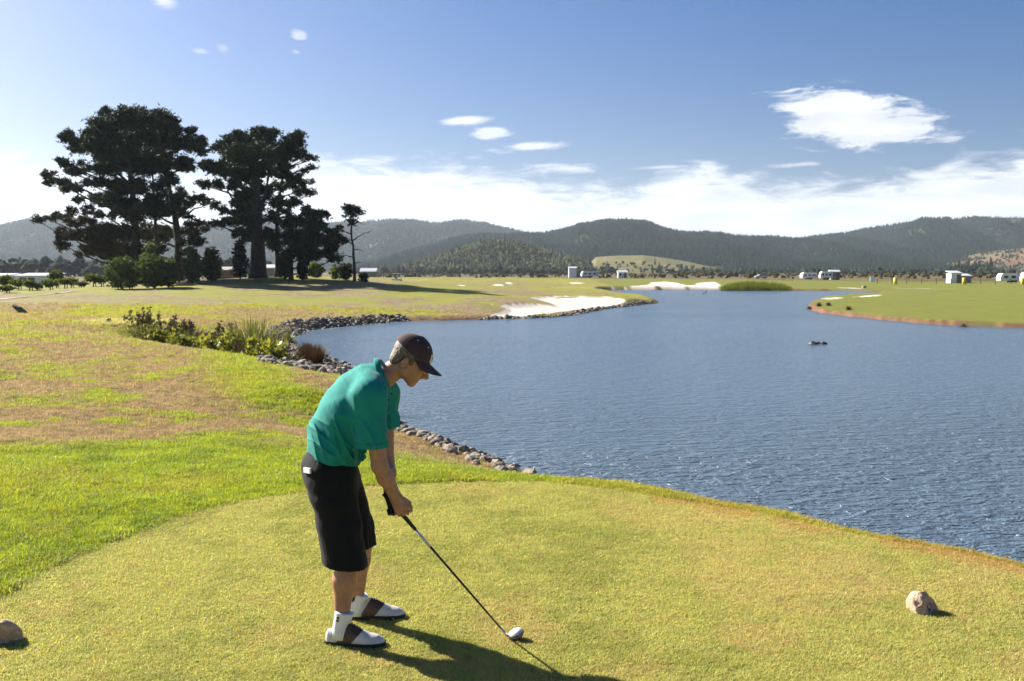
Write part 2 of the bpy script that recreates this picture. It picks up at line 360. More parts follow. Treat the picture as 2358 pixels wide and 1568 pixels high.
# polar sheet: fine in the field of view, coarse behind
rr = np.concatenate([[.15, .4, .8, 1.3], np.exp(np.linspace(math.log(1.9), math.log(22), 250)), np.exp(np.linspace(math.log(22), math.log(320), 250))[1:], np.exp(np.linspace(math.log(320), math.log(9000), 55))[1:]])
aa = np.concatenate([np.linspace(R(-34), R(34), 560), np.linspace(R(34), R(326), 150)[1:-1]])
A_, R_ = np.meshgrid(aa, rr); gx = (R_*np.sin(A_)).ravel(); gy = (R_*np.cos(A_)).ravel()
gzz, gsd, gts = height(gx, gy, True)
def masks(x, y, sd, ts):
    """colour of the sward (real surface colour, light not included)"""
    r = np.hypot(x, y)
    n = fbm(x*.55, y*.55, 4); n2 = fbm(x*2.3+30, y*2.3, 4); n3 = fbm(x*.13+5, y*.13+8, 3); n4 = fbm(x*9, y*9, 3)
    tee = sstep(ts, -.04, .04)
    # how parched: green ring around the tee, dry slope beyond, mixed further out
    d_tee = -ts
    ring = 2.3+np.clip((-x-1)*.45, -1.4, 1.4)
    dry = sstep(d_tee+(n-.5)*2.2, ring-.8, ring+2.0)*(.28+.72*sstep(n2*.5+n*.6+n4*.2, .47, .70))
    farx = sstep(r+14*(n3-.5), 26, 60)
    dryfar = .10+.62*sstep(n3*.6+n*.5+n2*.15, .5, .74)
    dry = dry*(1-farx)+dryfar*farx*(1-.55*sstep(r, 120, 240))
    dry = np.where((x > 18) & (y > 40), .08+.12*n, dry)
    # the green lip of the mound above the plants, and the strip above the rocks
    lip = sstep(sd, 4.4+.03*y, 3.2)*sstep(sd, 1.8, 2.6)*sstep(y, 15, 18)*(1-sstep(y, 32, 40))*(x < 0)
    dry = dry*(1-.8*lip)
    edge = sstep(sd, 2.6, 1.3)*(y > 9.5)*(y < 70)*(x < 12)
    dry = np.maximum(dry, edge*sstep(n2, .35, .55))
    lush = np.array([.235, .27, .018]); lush2 = np.array([.14, .185, .014]); straw = np.array([.285, .205, .135]); straw2 = np.array([.20, .15, .092]); yel = np.array([.30, .275, .035])
    teec = np.array([.35, .335, .115]); teed = np.array([.40, .34, .15]); teeg = np.array([.235, .25, .065])
    def lerp(a, b, k): return a*(1-k[:, None])+b*k[:, None]
    rough = lerp(lush[None], lush2[None], sstep(n2*.6+n4*.5, .42, .72))
    rough = lerp(rough, yel[None], sstep(n*.6+n2*.5, .5, .72)*.5)
    rough = lerp(rough, np.array([[.26, .255, .04]]), farx*.8)
    rough = lerp(rough, lerp(straw[None], straw2[None], sstep(n4, .35, .65)), sstep(dry+(n4-.5)*.3+(n2-.5)*.2, .02, .92))
    tc_ = lerp(teec[None], teeg[None], sstep(n2*.7+n4*.4, .44, .70)*.75)
    tc_ = lerp(tc_, teed[None], sstep(n*.6+n2*.5, .52, .74)*.8)
    spot = fbm(x*5.5+60, y*5.5+20, 3); tc_ = lerp(tc_, np.array([[.30, .20, .11]]), sstep(spot, .72, .80)*.25)
    rim = sstep(ts, .34, .05)*(x > 1.2)
    tc_ = lerp(tc_, np.array([[.36, .23, .09]]), np.clip(rim*sstep(n2, .25, .6), 0, 1)*.85)
    c = lerp(rough, tc_, tee)
    beyond = sstep(sd, 5., 1.)*(r < 14)*(x > .4)*(1-tee)
    c = lerp(c, np.array([[.34, .21, .085]]), np.clip(beyond, 0, 1)*.7)
    mt = np.full(len(x), -9.); q = (r > 38) & (r < 62); mt[q] = poly_sd(MINITEE, x[q], y[q])
    c = lerp(c, np.array([[.34, .31, .13]]), sstep(mt, -.15, .25))
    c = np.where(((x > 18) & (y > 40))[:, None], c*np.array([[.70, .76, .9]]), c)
    # soil of the banks
    bank = sstep(sd, .75, .25)*(r > 10)
    soil = lerp(np.array([[.13, .07, .038]]), np.array([[.24, .14, .08]]), n2)
    c = lerp(c, soil, bank)
    # far plain: parched scrub
    plain = sstep(r+60*n3, 290, 360)
    c = lerp(c, lerp(np.array([[.17, .115, .055]]), np.array([[.09, .085, .035]]), sstep(n3, .4, .6)), plain)
    return c, dry
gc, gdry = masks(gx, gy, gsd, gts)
sand = np.zeros(len(gx)); lowr = np.zeros(len(gx))
for k, b in enumerate(BUNK):
    b = np.array(b); lo = b.min(0)-3; hi = b.max(0)+3; q = (gx > lo[0]) & (gx < hi[0]) & (gy > lo[1]) & (gy < hi[1])
    if not q.any(): continue
    s = poly_sd(b, gx[q], gy[q]); sand[q] = np.maximum(sand[q], sstep(s, -.1, .12))
    if k == 0: lowr[q] = np.maximum(lowr[q], .16*sstep(s, 0., .5))
gzz = gzz-lowr
gc = gc*(1-sand[:, None])+np.array([[.50, .465, .415]])*sand[:, None]
nR, nA = len(rr), len(aa); V = np.stack([gx, gy, gzz], 1)
ii, jj = np.meshgrid(np.arange(nR-1), np.arange(nA), indexing='ij'); j2 = (jj+1) % nA
Fq = np.stack([ii*nA+jj, (ii+1)*nA+jj, (ii+1)*nA+j2, ii*nA+j2], -1).reshape(-1, 4)[:, ::-1]
V = np.vstack([V, [[0, 0, V[:nA, 2].mean()]]]); cap = np.stack([np.full(nA, nR*nA), np.arange(nA), (np.arange(nA)+1) % nA], 1)[:, ::-1]
gm = bpy.data.materials.new('turf'); gm.use_nodes = True; k = NT(gm.node_tree); p = k.n['Principled BSDF']
at = k.new('ShaderNodeAttribute', attribute_name='col'); geo = k.new('ShaderNodeNewGeometry'); pos = geo.outputs['Position']
fine = k.noise(pos, 55, 3, .7); mid = k.noise(pos, 7, 4, .65); big = k.noise(k.mapping(pos, (.5, .5, .5)), 1., 5, .6)
f1 = k.m('ADD', k.m('MULTIPLY', fine, .55), k.m('ADD', k.m('MULTIPLY', mid, .45), k.m('MULTIPLY', big, .35)))
cv = k.mix(1., at.outputs['Color'], k.ramp(f1, [(.4, (.55, .55, .5)), (.68, (1.1, 1.1, 1.1)), (.92, (1.45, 1.4, 1.3))]), 'MULTIPLY')
k.link(cv, p.inputs['Base Color']); p.inputs['Roughness'].default_value = .9; p.inputs['Specular IOR Level'].default_value = .12
sa = k.new('ShaderNodeAttribute', attribute_name='sand')
hgt = k.m('ADD', fine, k.m('MULTIPLY', mid, 1.2)); bst = k.bump(hgt, .55, .03)
k.link(bst, p.inputs['Normal'])
gme = np_mesh('ground', V, [Fq, cap], [gm], True)
ca = gme.attributes.new('col', 'FLOAT_COLOR', 'POINT'); cdat = np.ones((len(V), 4), np.float32); cdat[:-1, :3] = gc*(.70+.30*sand[:, None]); cdat[-1, :3] = gc[0]; ca.data.foreach_set('color', cdat.ravel())  # grass darkened, not sand: self-shadow of blades put into the colour
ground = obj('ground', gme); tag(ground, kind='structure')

# ------------------------------------------------------------------ water
wm = bpy.data.materials.new('lake_water'); wm.use_nodes = True; k = NT(wm.node_tree); p = k.n['Principled BSDF']
geo = k.new('ShaderNodeNewGeometry'); pos = geo.outputs['Position']
p.inputs['Base Color'].default_value = (.070, .112, .158, 1); p.inputs['Roughness'].default_value = .22; p.inputs['IOR'].default_value = 1.33
mp = k.mapping(pos, (.8, 1.75, 1), (0, 0, R(-14)))
w1 = k.noise(mp, 2.7, 4, .6, .5); w2 = k.noise(k.mapping(pos, (1.0, 1.4, 1), (0, 0, R(20)), (3, 5, 0)), 7.0, 3, .6, .3)
w3 = k.noise(k.mapping(pos, (.8, 1.1, 1), (0, 0, R(-30))), .35, 2, .5)
wh = k.m('ADD', k.m('ADD', k.m('MULTIPLY', w1, .5), k.m('MULTIPLY', w2, .17)), k.m('MULTIPLY', w3, .12))
lane = k.ss(k.noise(k.mapping(pos, (.022, .06, 1), (0, 0, R(-10))), 1., 3, .55), .36, .66)
wh = k.m('MULTIPLY', wh, k.m('MULTIPLY_ADD', lane, .75, .5))
k.link(k.bump(wh, 1.0, .44), p.inputs['Normal'])
sh = np.array(SHORE); wx0, wx1, wy0, wy1 = sh[:, 0].min()-1, sh[:, 0].max()+1, sh[:, 1].min()-1, sh[:, 1].max()+1
water = MB().add([(wx0, wy0, WZ), (wx1, wy0, WZ), (wx1, wy1, WZ), (wx0, wy1, WZ)], [(0, 1, 2, 3)]).build('lake', wm); tag(water, kind='structure')
# ================================================================== GOLFER (distance fields polygonised to continuous surfaces)
class SDF:
    def __init__(s, lo, hi, h):
        s.lo = np.array(lo, float); s.h = h; s.n = np.ceil((np.array(hi)-s.lo)/h).astype(int)+1
        s.g = np.full(s.n, 1.0, np.float32)
        s.ax = [s.lo[i]+np.arange(s.n[i])*h for i in range(3)]
    def sub(s, lo, hi):
        a = np.clip(np.floor((np.array(lo)-s.lo)/s.h).astype(int), 0, s.n); b = np.clip(np.ceil((np.array(hi)-s.lo)/s.h).astype(int)+1, 0, s.n)
        sl = tuple(slice(a[i], b[i]) for i in range(3))
        return sl, np.meshgrid(*[s.ax[i][sl[i]] for i in range(3)], indexing='ij', sparse=True)
    def comb(s, sl, d, k, op='u'):
        g = s.g[sl]
        if g.size == 0: return
        if op == 'u':
            if k > 0:
                h = np.maximum(k-np.abs(g-d), 0)/k; r = np.minimum(g, d)-h*h*k*.25
            else: r = np.minimum(g, d)
        else:
            d = -d
            if k > 0:
                h = np.maximum(k-np.abs(g-d), 0)/k; r = np.maximum(g, d)+h*h*k*.25
            else: r = np.maximum(g, d)
        s.g[sl] = r
    def cap(s, a, b, ra, rb, k=.02, ys=1., op='u', axis=None):
        """tapered capsule; ys>1 widens it across the y axis"""
        a = np.array(a, float); b = np.array(b, float); m_ = max(ra, rb)*max(ys, 1)+k+.03
        sl, (X, Y, Z) = s.sub(np.minimum(a, b)-m_, np.maximum(a, b)+m_)
        d = b-a; L = (d*d).sum()+1e-12
        tt = np.clip(((X-a[0])*d[0]+(Y-a[1])*d[1]+(Z-a[2])*d[2])/L, 0, 1)
        qx = X-a[0]-tt*d[0]; qy = (Y-a[1]-tt*d[1])/ys; qz = Z-a[2]-tt*d[2]
        s.comb(sl, np.sqrt(qx*qx+qy*qy+qz*qz)-(ra+(rb-ra)*tt), k, op)
    def ell(s, c, r, M=None, k=.02, op='u'):
        c = np.array(c, float); r = np.array(r, float); m_ = r.max()+k+.03
        sl, (X, Y, Z) = s.sub(c-m_, c+m_)
        x, y, z = X-c[0], Y-c[1], Z-c[2]
        if M is not None: x, y, z = [x*M[0][i]+y*M[1][i]+z*M[2][i] for i in range(3)]   # columns of M are the local axes
        k0 = np.sqrt((x/r[0])**2+(y/r[1])**2+(z/r[2])**2); k1 = np.sqrt((x/r[0]**2)**2+(y/r[1]**2)**2+(z/r[2]**2)**2)+1e-9
        s.comb(sl, k0*(k0-1)/k1, k, op)
    def plane(s, c, n, lo, hi, k=.0):
        """cut away the side the normal points to, inside the box"""
        sl, (X, Y, Z) = s.sub(lo, hi); n = np.array(n, float); n /= np.linalg.norm(n)
        d = (X-c[0])*n[0]+(Y-c[1])*n[1]+(Z-c[2])*n[2]
        s.comb(sl, -d, k, 'd')
    def disp(s, fn):
        X, Y, Z = np.meshgrid(*s.ax, indexing='ij'); band = np.abs(s.g) < .03
        s.g[band] += fn(X[band], Y[band], Z[band]).astype(np.float32)
    def mesh(s):
        """naive surface nets"""
        g = s.g; ins = g < 0; n = s.n
        c = np.zeros(n-1, np.int8)
        for i in (0, 1):
            for j in (0, 1):
                for k in (0, 1): c += ins[i:n[0]-1+i, j:n[1]-1+j, k:n[2]-1+k]
        act = (c > 0) & (c < 8); idx = np.argwhere(act); vid = np.full(n-1, -1, np.int64); vid[act] = np.arange(len(idx))
        acc = np.zeros((len(idx), 3)); cnt = np.zeros(len(idx))
        for ax in range(3):
            o = [i for i in range(3) if i != ax]
            for p in (0, 1):
                for q in (0, 1):
                    a = idx.copy(); a[:, o[0]] += p; a[:, o[1]] += q; b = a.copy(); b[:, ax] += 1
                    ga = g[tuple(a.T)]; gb = g[tuple(b.T)]; x = (ga < 0) != (gb < 0)
                    tt = np.where(x, ga/np.where(x, ga-gb, 1), 0)
                    pt = a.astype(float); pt[:, ax] += tt
                    acc[x] += (pt)[x]; cnt[x] += 1
        V = s.lo+acc/cnt[:, None]*s.h
        Fs = []
        for ax in range(3):
            o1, o2 = [(1, 2), (2, 0), (0, 1)][ax]
            A = [slice(None)]*3; B = [slice(None)]*3; A[ax] = slice(0, n[ax]-1); B[ax] = slice(1, n[ax])
            ia, ib = ins[tuple(A)], ins[tuple(B)]
            for flip in (False, True):
                e = np.argwhere((ia & ~ib) if not flip else (~ia & ib))
                e = e[(e[:, o1] > 0) & (e[:, o2] > 0) & (e[:, o1] < n[o1]-1) & (e[:, o2] < n[o2]-1)]
                q = []
                for d1, d2 in ((-1, -1), (0, -1), (0, 0), (-1, 0)):
                    w = e.copy(); w[:, o1] += d1; w[:, o2] += d2; q.append(vid[tuple(w.T)])
                q = np.stack(q, 1)
                Fs.append(q if not flip else q[:, ::-1])
        return V, np.vstack(Fs)

DY = .075
def GP(x, y, Y): return np.array(at_depth(x, y, Y-DY))                 # photograph point at a depth
def G1(x, y, Y): return GP((1050+x*.3507)*.61406, (1200+y*.3507)*.61406, Y)
def G2(x, y, Y): return GP((1050+x*.31894)*.61406, (1700+y*.31894)*.61406, Y)

def skin_material():
    m_ = bpy.data.materials.new('skin'); m_.use_nodes = True; k = NT(m_.node_tree); p = k.n['Principled BSDF']
    pos = k.new('ShaderNodeNewGeometry').outputs['Position']
    c = k.mix(k.ss(k.noise(pos, 28, 4, .6), .3, .7), (.42, .225, .135), (.33, .165, .095))
    c = k.mix(k.m('MULTIPLY', k.ss(k.noise(pos, 300, 2, .6), .56, .72), .35), c, (.2, .09, .05))
    k.link(c, p.inputs['Base Color']); p.inputs['Roughness'].default_value = .5; p.inputs['Specular IOR Level'].default_value = .35
    p.inputs['Subsurface Weight'].default_value = .12; p.inputs['Subsurface Radius'].default_value = (.01, .004, .002); p.inputs['Subsurface Scale'].default_value = .6
    k.link(k.bump(k.noise(pos, 220, 3, .6), .12, .002), p.inputs['Normal'])
    return m_
def cloth_material(name, col, scale=900, rough=.85, sheen=.3, wr=.22):
    m_ = bpy.data.materials.new(name); m_.use_nodes = True; k = NT(m_.node_tree); p = k.n['Principled BSDF']
    pos = k.new('ShaderNodeNewGeometry').outputs['Position']
    v1 = k.noise(pos, 14, 4, .6)
    k.link(k.mix(v1, tuple(c*.86 for c in col), tuple(min(1, c*1.12) for c in col)), p.inputs['Base Color'])
    p.inputs['Roughness'].default_value = rough; p.inputs['Specular IOR Level'].default_value = .25; p.inputs['Sheen Weight'].default_value = sheen; p.inputs['Sheen Roughness'].default_value = .4
    wv = k.noise(k.mapping(pos, (11, 5, 4), (0, R(32), 0)), 1., 2, .5, .8)
    b1 = k.bump(wv, wr, .03)
    k.link(k.bump(k.noise(pos, scale, 2, .5), .25, .001, b1), p.inputs['Normal'])
    return m_
M_SKIN = skin_material()
M_SHIRT = cloth_material('teal_polo_knit', (.006, .215, .186), sheen=.08)
M_SHORT = cloth_material('black_cotton', (.007, .007, .0075), sheen=.03, wr=.3)
M_CAP = cloth_material('dark_plum_twill', (.056, .034, .040), sheen=.15, wr=.06)
M_SOCK = cloth_material('white_sock_knit', (.74, .74, .76), 500, sheen=.2, wr=.15)
M_GLOVE = mat('black_glove_leather', (.012, .012, .013), .45, bump=.2, bscale=300, bdist=.001)
M_WHITE = mat('white_shoe_leather', (.60, .575, .53), .42, var=.06, vscale=30, bump=.1, bscale=200, bdist=.001)
M_BROWN = mat('brown_shoe_leather', (.075, .034, .02), .42, var=.2, vscale=30, bump=.15, bscale=200, bdist=.001)
M_SOLE = mat('black_rubber_sole', (.016, .014, .013), .6)
M_HAIR = mat('grey_brown_hair', (.17, .135, .10), .6, col2=(.05, .038, .028), vscale=160, bump=.5, bscale=500, bdist=.003)

YM = 5.35
golfer = empty('person', (-.8, 5.27, 0)); tag(golfer, 'man in teal polo shirt, black shorts and dark cap bending over a golf club', 'person')
def part(name, V, Fq, m_, parent=golfer, smooth=True):
    o = obj(name, np_mesh(name, V, Fq, [m_], smooth), parent); o.matrix_parent_inverse = parent.matrix_world.inverted() if False else Matrix.Translation(-Vector(golfer.location)) if parent is golfer else Matrix.Identity(4)
    return o

# ---- joints
HP = R(36)                                    # the head is pitched forward
EAR = G1(1362, 440, YM); hf = np.array((math.cos(HP), 0, -math.sin(HP))); hu = np.array((math.sin(HP), 0, math.cos(HP)))
def H(f, u_, s=0.): return EAR+hf*f+hu*u_+np.array((0, s, 0))
HM = [[hf[0], 0, hu[0]], [0, 1, 0], [hf[2], 0, hu[2]]]
NB = GP(880, 872, YM)                          # base of the neck
SH_N, SH_F = GP(853, 908, 5.165), GP(884, 908, 5.545)
EL_N, WR_N = GP(874, 1072, 5.19), GP(912, 1146, 5.265)
EL_F, WR_F = GP(889, 1062, 5.48), GP(899, 1138, 5.36)
HIP_N, HIP_F = GP(764, 1112, 5.26), GP(784, 1108, 5.45)
KN_N, KN_F = GP(803, 1282, 5.2), GP(838, 1238, 5.50)
AN_N, AN_F = GP(786, 1440, 5.165), GP(821, 1388, 5.55)
BUTT, CLUB = GP(887, 1139, 5.35), np.array(at_z(1171, 1467, .016))
shaft = (CLUB-BUTT); SL = np.linalg.norm(shaft); sd_ = shaft/SL

S = SDF((-1.06, 4.945, .03), (-.42, 5.665, 1.60), .0034)
# torso core hidden by the shirt
tc = [(GP(761, 1060, YM), .105), (GP(775, 1015, YM), .11), (GP(792, 975, YM), .12), (GP(814, 935, YM), .12), (GP(840, 900, YM), .10), (GP(866, 876, YM), .075)]
for (a, ra), (b, rb) in zip(tc[:-1], tc[1:]): S.cap(a, b, ra, rb, .04, 1.35)
S.cap(GP(760, 1085, YM), GP(760, 1060, YM), .11, .11, .04, 1.4)
# neck and head
S.cap(NB, H(-.022, -.055), .062, .055, .03)
S.ell(H(-.004, .052), (.096, .076, .086), HM, .03)            # skull
S.ell(H(.040, .000), (.068, .064, .080), HM, .03)            # face block
S.ell(H(.066, -.047), (.040, .038, .040), HM, .025)          # muzzle
for sg in (-1, 1):
    S.cap(H(.012, -.045, sg*.050), H(.080, -.082, sg*.018), .016, .014, .03)   # jaw
    S.ell(H(.072, -.012, sg*.046), (.022, .016, .018), HM, .02)        # cheekbone
S.ell(H(.088, -.083), (.017, .022, .016), HM, .02)           # chin
S.cap(H(.104, .022), H(.134, -.010), .0085, .0100, .012)      # nose bridge to tip
S.cap(H(.134, -.012), H(.108, -.028), .0095, .009, .010)
S.cap(H(.098, .050), H(.117, .008), .013, .0105, .012)
for sg in (-1, 1):
    S.ell(H(.119, -.018, sg*.011), (.011, .007, .008), HM, .008)   # nostril wings
    S.cap(H(.101, .032, sg*.010), H(.084, .030, sg*.048), .010, .008, .014)  # brow ridge
    S.ell(H(.117, .012, sg*.034), (.013, .014, .009), HM, .010, 'd')   # eye socket
    S.ell(H(.090, .012, sg*.031), (.0125, .0130, .0105), HM, .004)     # eyeball under lids
    S.ell(H(-.004, -.002, sg*.079), (.0175, .011, .032), HM, .006)      # ear
    S.ell(H(.003, .003, sg*.092), (.009, .007, .018), HM, .004, 'd')
S.cap(H(.104, -.043, -.018), H(.104, -.043, .018), .0075, .0075, .006)  # upper lip
S.cap(H(.101, -.059, -.016), H(.101, -.059, .016), .0085, .0085, .006)
S.cap(H(.113, -.0510, -.03), H(.113, -.0510, .03), .0040, .0040, .004, 1, 'd')   # mouth line
# arms
S.cap(SH_N, EL_N, .056, .042, .03); S.cap(EL_N, EL_N+(WR_N-EL_N)*.35, .040, .043, .02); S.cap(EL_N+(WR_N-EL_N)*.35, WR_N, .043, .029, .02)
S.cap(SH_F, EL_F, .056, .043, .03); S.cap(EL_F, EL_F+(WR_F-EL_F)*.35, .042, .044, .02); S.cap(EL_F+(WR_F-EL_F)*.35, WR_F, .044, .029, .02)
# legs
for hip, kn, an, toe in ((HIP_N, KN_N, AN_N, 0), (HIP_F, KN_F, AN_F, 0)):
    S.cap(hip, kn, .088, .058, .03)
    cf = kn*.66+an*.34+np.array((-.012, 0, 0))
    S.cap(kn, cf, .056, .057, .03); S.cap(cf, an, .056, .036, .03); S.ell(kn+np.array((.018, 0, 0)), (.03, .035, .045), None, .03)
    S.cap(an, an-np.array((0, 0, .05)), .038, .04, .02)
# hands: the right one over the left, both round the grip
def hand(S, wr, along, side, back, grip0, sgn, rf=.0092):
    """wr wrist; along = wrist to knuckles; side = knuckle row (index first); back = back of hand normal"""
    along, side, back = [np.array(q)/np.linalg.norm(q) for q in (along, side, back)]
    kn = wr+along*.082
    for j, o in enumerate((-.031, -.0105, .0105, .031)):
        S.cap(wr+side*(-o)*.55+along*.012, kn+side*(-o)-along*.006*abs(j-1.2), .0165, .0125, .012)
    S.cap(wr, wr+along*.03, .028, .026, .02)
    L = (.041, .045, .042, .034)
    for j, o in enumerate((-.031, -.0105, .0105, .031)):
        k0 = kn+side*(-o)-along*.006*abs(j-1.2)
        k1 = k0+(along*.55-back*.72)*L[j]*.9
        k2 = k1+(-along*.35-back*.9)*L[j]*.62
        k3 = k2+(-along*.95-back*-.1)*L[j]*.6
        S.cap(k0, k1, rf*1.12, rf, .004); S.cap(k1, k2, rf, rf*.94, .003); S.cap(k2, k3, rf*.94, rf*.82, .003)
    t0 = wr+along*.03+side*.03-back*.008; t1 = t0+along*.028+side*.012-back*.016; t2 = t1+along*.026-side*.004-back*.006; t3 = t2+along*.018-side*.006
    S.cap(t0, t1, .0145, .0125, .01); S.cap(t1, t2, .0115, .0105, .006); S.cap(t2, t3, .0105, .009, .004)
gp = BUTT+sd_*.135                                # where the right hand closes
hdir = sd_*.62+np.array((.1, 0, -.55))
hand(S, WR_N, hdir, np.array((.72, .05, .42)), np.array((-.1, -1, .12)), gp, 1, .0088)
V, Fq = S.mesh(); body = part('body', V, Fq, M_SKIN)

# ---- left hand in its glove
S = SDF((-.80, 5.145, .60), (-.44, 5.405, .93), .003)
S.cap(WR_F+(EL_F-WR_F)*.16, WR_F, .034, .0325, .0)
hand(S, WR_F, sd_*.7+np.array((-.05, -.08, -.5)), np.array((.72, -.05, .4)), np.array((.1, 1, .12)), gp, -1, .0098)
V, Fq = S.mesh(); part('glove', V, Fq, M_GLOVE)

# ---- shirt
S = SDF((-1.15, 4.945, .80), (-.40, 5.625, 1.53), .005)
tc = [(GP(762, 1056, YM), .137, 1.28), (GP(776, 1017, YM), .143, 1.25), (GP(791, 977, YM), .150, 1.22), (GP(812, 937, YM), .148, 1.25), (GP(837, 903, YM), .127, 1.42), (GP(858, 881, YM), .092, 1.3), (GP(872, 873, YM), .062, 1.1)]
for (a, ra, ya), (b, rb, yb) in zip(tc[:-1], tc[1:]): S.cap(a, b, ra, rb, .05, (ya+yb)/2)
S.cap(SH_N+np.array((.0, .05, .02)), SH_N, .085, .083, .05); S.cap(SH_F+np.array((0, -.05, .02)), SH_F, .085, .08, .05)
SE_N, SE_F = GP(855, 1062, 5.175), GP(893, 1020, 5.52)
S.cap(SH_N, SE_N, .081, .080, .045); S.cap(SH_F, SE_F, .080, .072, .045)
def fold(X, Y, Z):
    def ridge(dx, dz, fa, fc, fy, o):
        a = X*dx+Z*dz; c = X*(-dz)+Z*dx; n = vnoise(a*fa+o+Y*fy*.4, c*fc+o*1.7+Y*fy); return (1-np.abs(2*n-1))**3
    w = np.clip((1.32-Z)/.2, .15, 1)
    f = ridge(.45, -.9, 4, 15, 5, 3.3)*.020+ridge(.2, -.98, 5, 24, 9, 8.1)*.012+ridge(.75, -.65, 5, 20, 7, 5.9)*.010
    hem = np.clip((Z-.90)/.08, .45, 1)
    return -(f-.010)*w*hem+(vnoise(X*9+2, Z*9+Y*8)-.5)*.010
S.disp(fold)
# hems
shn = GP(704, 1040, YM); sfn = GP(820, 1068, YM); dv = sfn-shn; nrm = np.array((dv[2], 0, -dv[0])); nrm *= np.sign(-nrm[2])
S.plane(shn*.5+sfn*.5-nrm/np.linalg.norm(nrm)*.0, nrm, (-1.2, 4.925, .7), (-.72, 5.625, 1.1))
hz = GP(855, 1030, 5.17); S.plane(hz, (.02, 0, -1), (-.80, 4.925, .75), (-.5, 5.187, 1.1))
hz2 = GP(893, 987, 5.52); S.plane(hz2, (.15, 0, -1), (-.78, 5.345, .75), (-.4, 5.625, 1.2))
S.cap(SH_N*.3+SE_N*.7, SE_N, .062, .073, .0, 1, 'd'); S.cap(SH_F*.3+SE_F*.7, SE_F, .055, .066, .0, 1, 'd')
# neck opening
S.cap(NB+np.array((.0, 0, .02)), H(-.02, -.08), .058, .066, .0, 1.05, 'd')
V, Fq = S.mesh(); shirt = part('shirt', V, Fq, M_SHIRT)
# collar: a flared folded band
nN, nF = G1(1098, 447, YM), G1(1212, 728, YM); cc_ = (nN+nF)/2; ea = (nF-nN)/2
dn = np.array((-.86, 0, -.30)); dn /= np.linalg.norm(dn)
V = []; n = 48; Fs = []
for i in range(n):
    a = 2*math.pi*(i+.0)/n; ca, sa = math.cos(a), math.sin(a)
    p0 = cc_+ea*ca*1.0+np.array((0, sa*.082, 0)); out = ea/np.linalg.norm(ea)*ca+np.array((0, sa, 0))
    gap = math.exp(-((a if a < math.pi else 2*math.pi-a)/.28)**2)
    hgt = .036+.010*gap
    p1 = p0+dn*(.004)+out*.008+np.array((.006, 0, .010)); p2 = p0+dn*hgt+out*(.036); p3 = p2+dn*.0-out*.007; p4 = p0+dn*.012-out*.004
    V += [p4, p1, p2, p3]
for i in range(n):
    j = (i+1) % n
    if i in (n-1,): continue                                   # open at the throat
    for q in range(3): Fs.append((i*4+q, j*4+q, j*4+q+1, i*4+q+1))
o = part('collar', np.array(V), np.array(Fs), M_SHIRT)
sm = o.modifiers.new('sub', 'SUBSURF'); sm.levels = sm.render_levels = 1
# seams of the shirt: lines laid on its surface
from mathutils.bvhtree import BVHTree
bvs = BVHTree.FromPolygons([v.co for v in shirt.data.vertices], [tuple(f.vertices) for f in shirt.data.polygons])
M_SEAM = cloth_material('dark_teal_seam', (.004, .12, .095), sheen=.0)
def ring_seam(name, c, ax, rr_=.0011, a0=0, a1=2*math.pi, n=60, lim=.14):
    ax = Vector(ax).normalized(); e1 = ax.cross(Vector((0, 1, .1))).normalized(); e2 = ax.cross(e1); runs = [[]]
    for q in np.linspace(a0, a1, n):
        d = e1*math.cos(q)+e2*math.sin(q); h_, nn_, _, ds = bvs.ray_cast(Vector(c)+d*lim, -d)
        if h_ is not None and ds < lim and (not runs[-1] or (h_-runs[-1][-1]).length < .03): runs[-1].append(h_+nn_*.0006)
        elif runs[-1]: runs.append([])
    mb = MB(); r_ = max(runs, key=len)
    if len(r_) > 3: mb.tube(r_, rr_, 5); mb.build(name, M_SEAM, shirt, True)
for sh_, se_ in ((SH_N, SE_N), (SH_F, SE_F)):
    d_ = Vector(se_)-Vector(sh_); ring_seam('sleeve_hem_seam', Vector(sh_)+d_*(.70 if sh_ is SH_N else .60), d_, .0013)
    ring_seam('armhole_seam', Vector(sh_)+d_*.10+Vector((-.005, .045 if sh_ is SH_N else -.045, .0)), Vector((.25, -.9 if sh_ is SH_N else .9, -.25)), .0012)
mb = MB(); pl = []
for q in np.linspace(0, 1, 9):
    s0 = Vector(G1(1225, 750, YM)).lerp(Vector(G1(1160, 930, YM)), q); h_, nn_, _, _ = bvs.ray_cast(s0+Vector((.2, 0, -.1)), Vector((-.2, 0, .1)).normalized())
    if h_ is not None: pl.append(h_+nn_*.002)
if len(pl) > 3:
    mb.tube(pl, .010, 6); mb.build('placket', M_SHIRT, shirt, True)
    for q in (2, 5): MB().tube([pl[q]+Vector((.008, -.004, -.004)), pl[q]+Vector((.014, -.006, -.007))], .005, 10).build('button', M_SEAM, shirt)
# ---- shorts
S = SDF((-1.16, 4.945, .34), (-.55, 5.645, 1.02), .005)
S.cap(GP(762, 1045, YM), GP(760, 1082, YM), .114, .138, .04, 1.27); S.cap(GP(760, 1082, YM), GP(768, 1115, YM), .140, .132, .05, 1.25)
HN, HF = GP(802, 1335, 5.195), GP(834, 1285, 5.50)
S.cap(HIP_N+np.array((0, -.005, 0)), HN, .124, .110, .05); S.cap(HIP_F, HF, .118, .100, .05)
def sfold(X, Y, Z):
    return (vnoise(X*16+Y*12+7, Z*6+X*6)-.5)*.012+(vnoise(X*9+Y*9, Z*16+11)-.5)*.010+np.where(Z < .62, (vnoise(X*26+Y*26, Z*4)-.5)*.007, 0)
S.disp(sfold)
S.plane(GP(801, 1304, 5.19), (-.10, 0, -1), (-1.2, 4.925, .30), (-.5, 5.270, .60)); S.plane(GP(840, 1256, 5.5), (.12, 0, -1), (-1.2, 5.270, .30), (-.5, 5.725, .62))
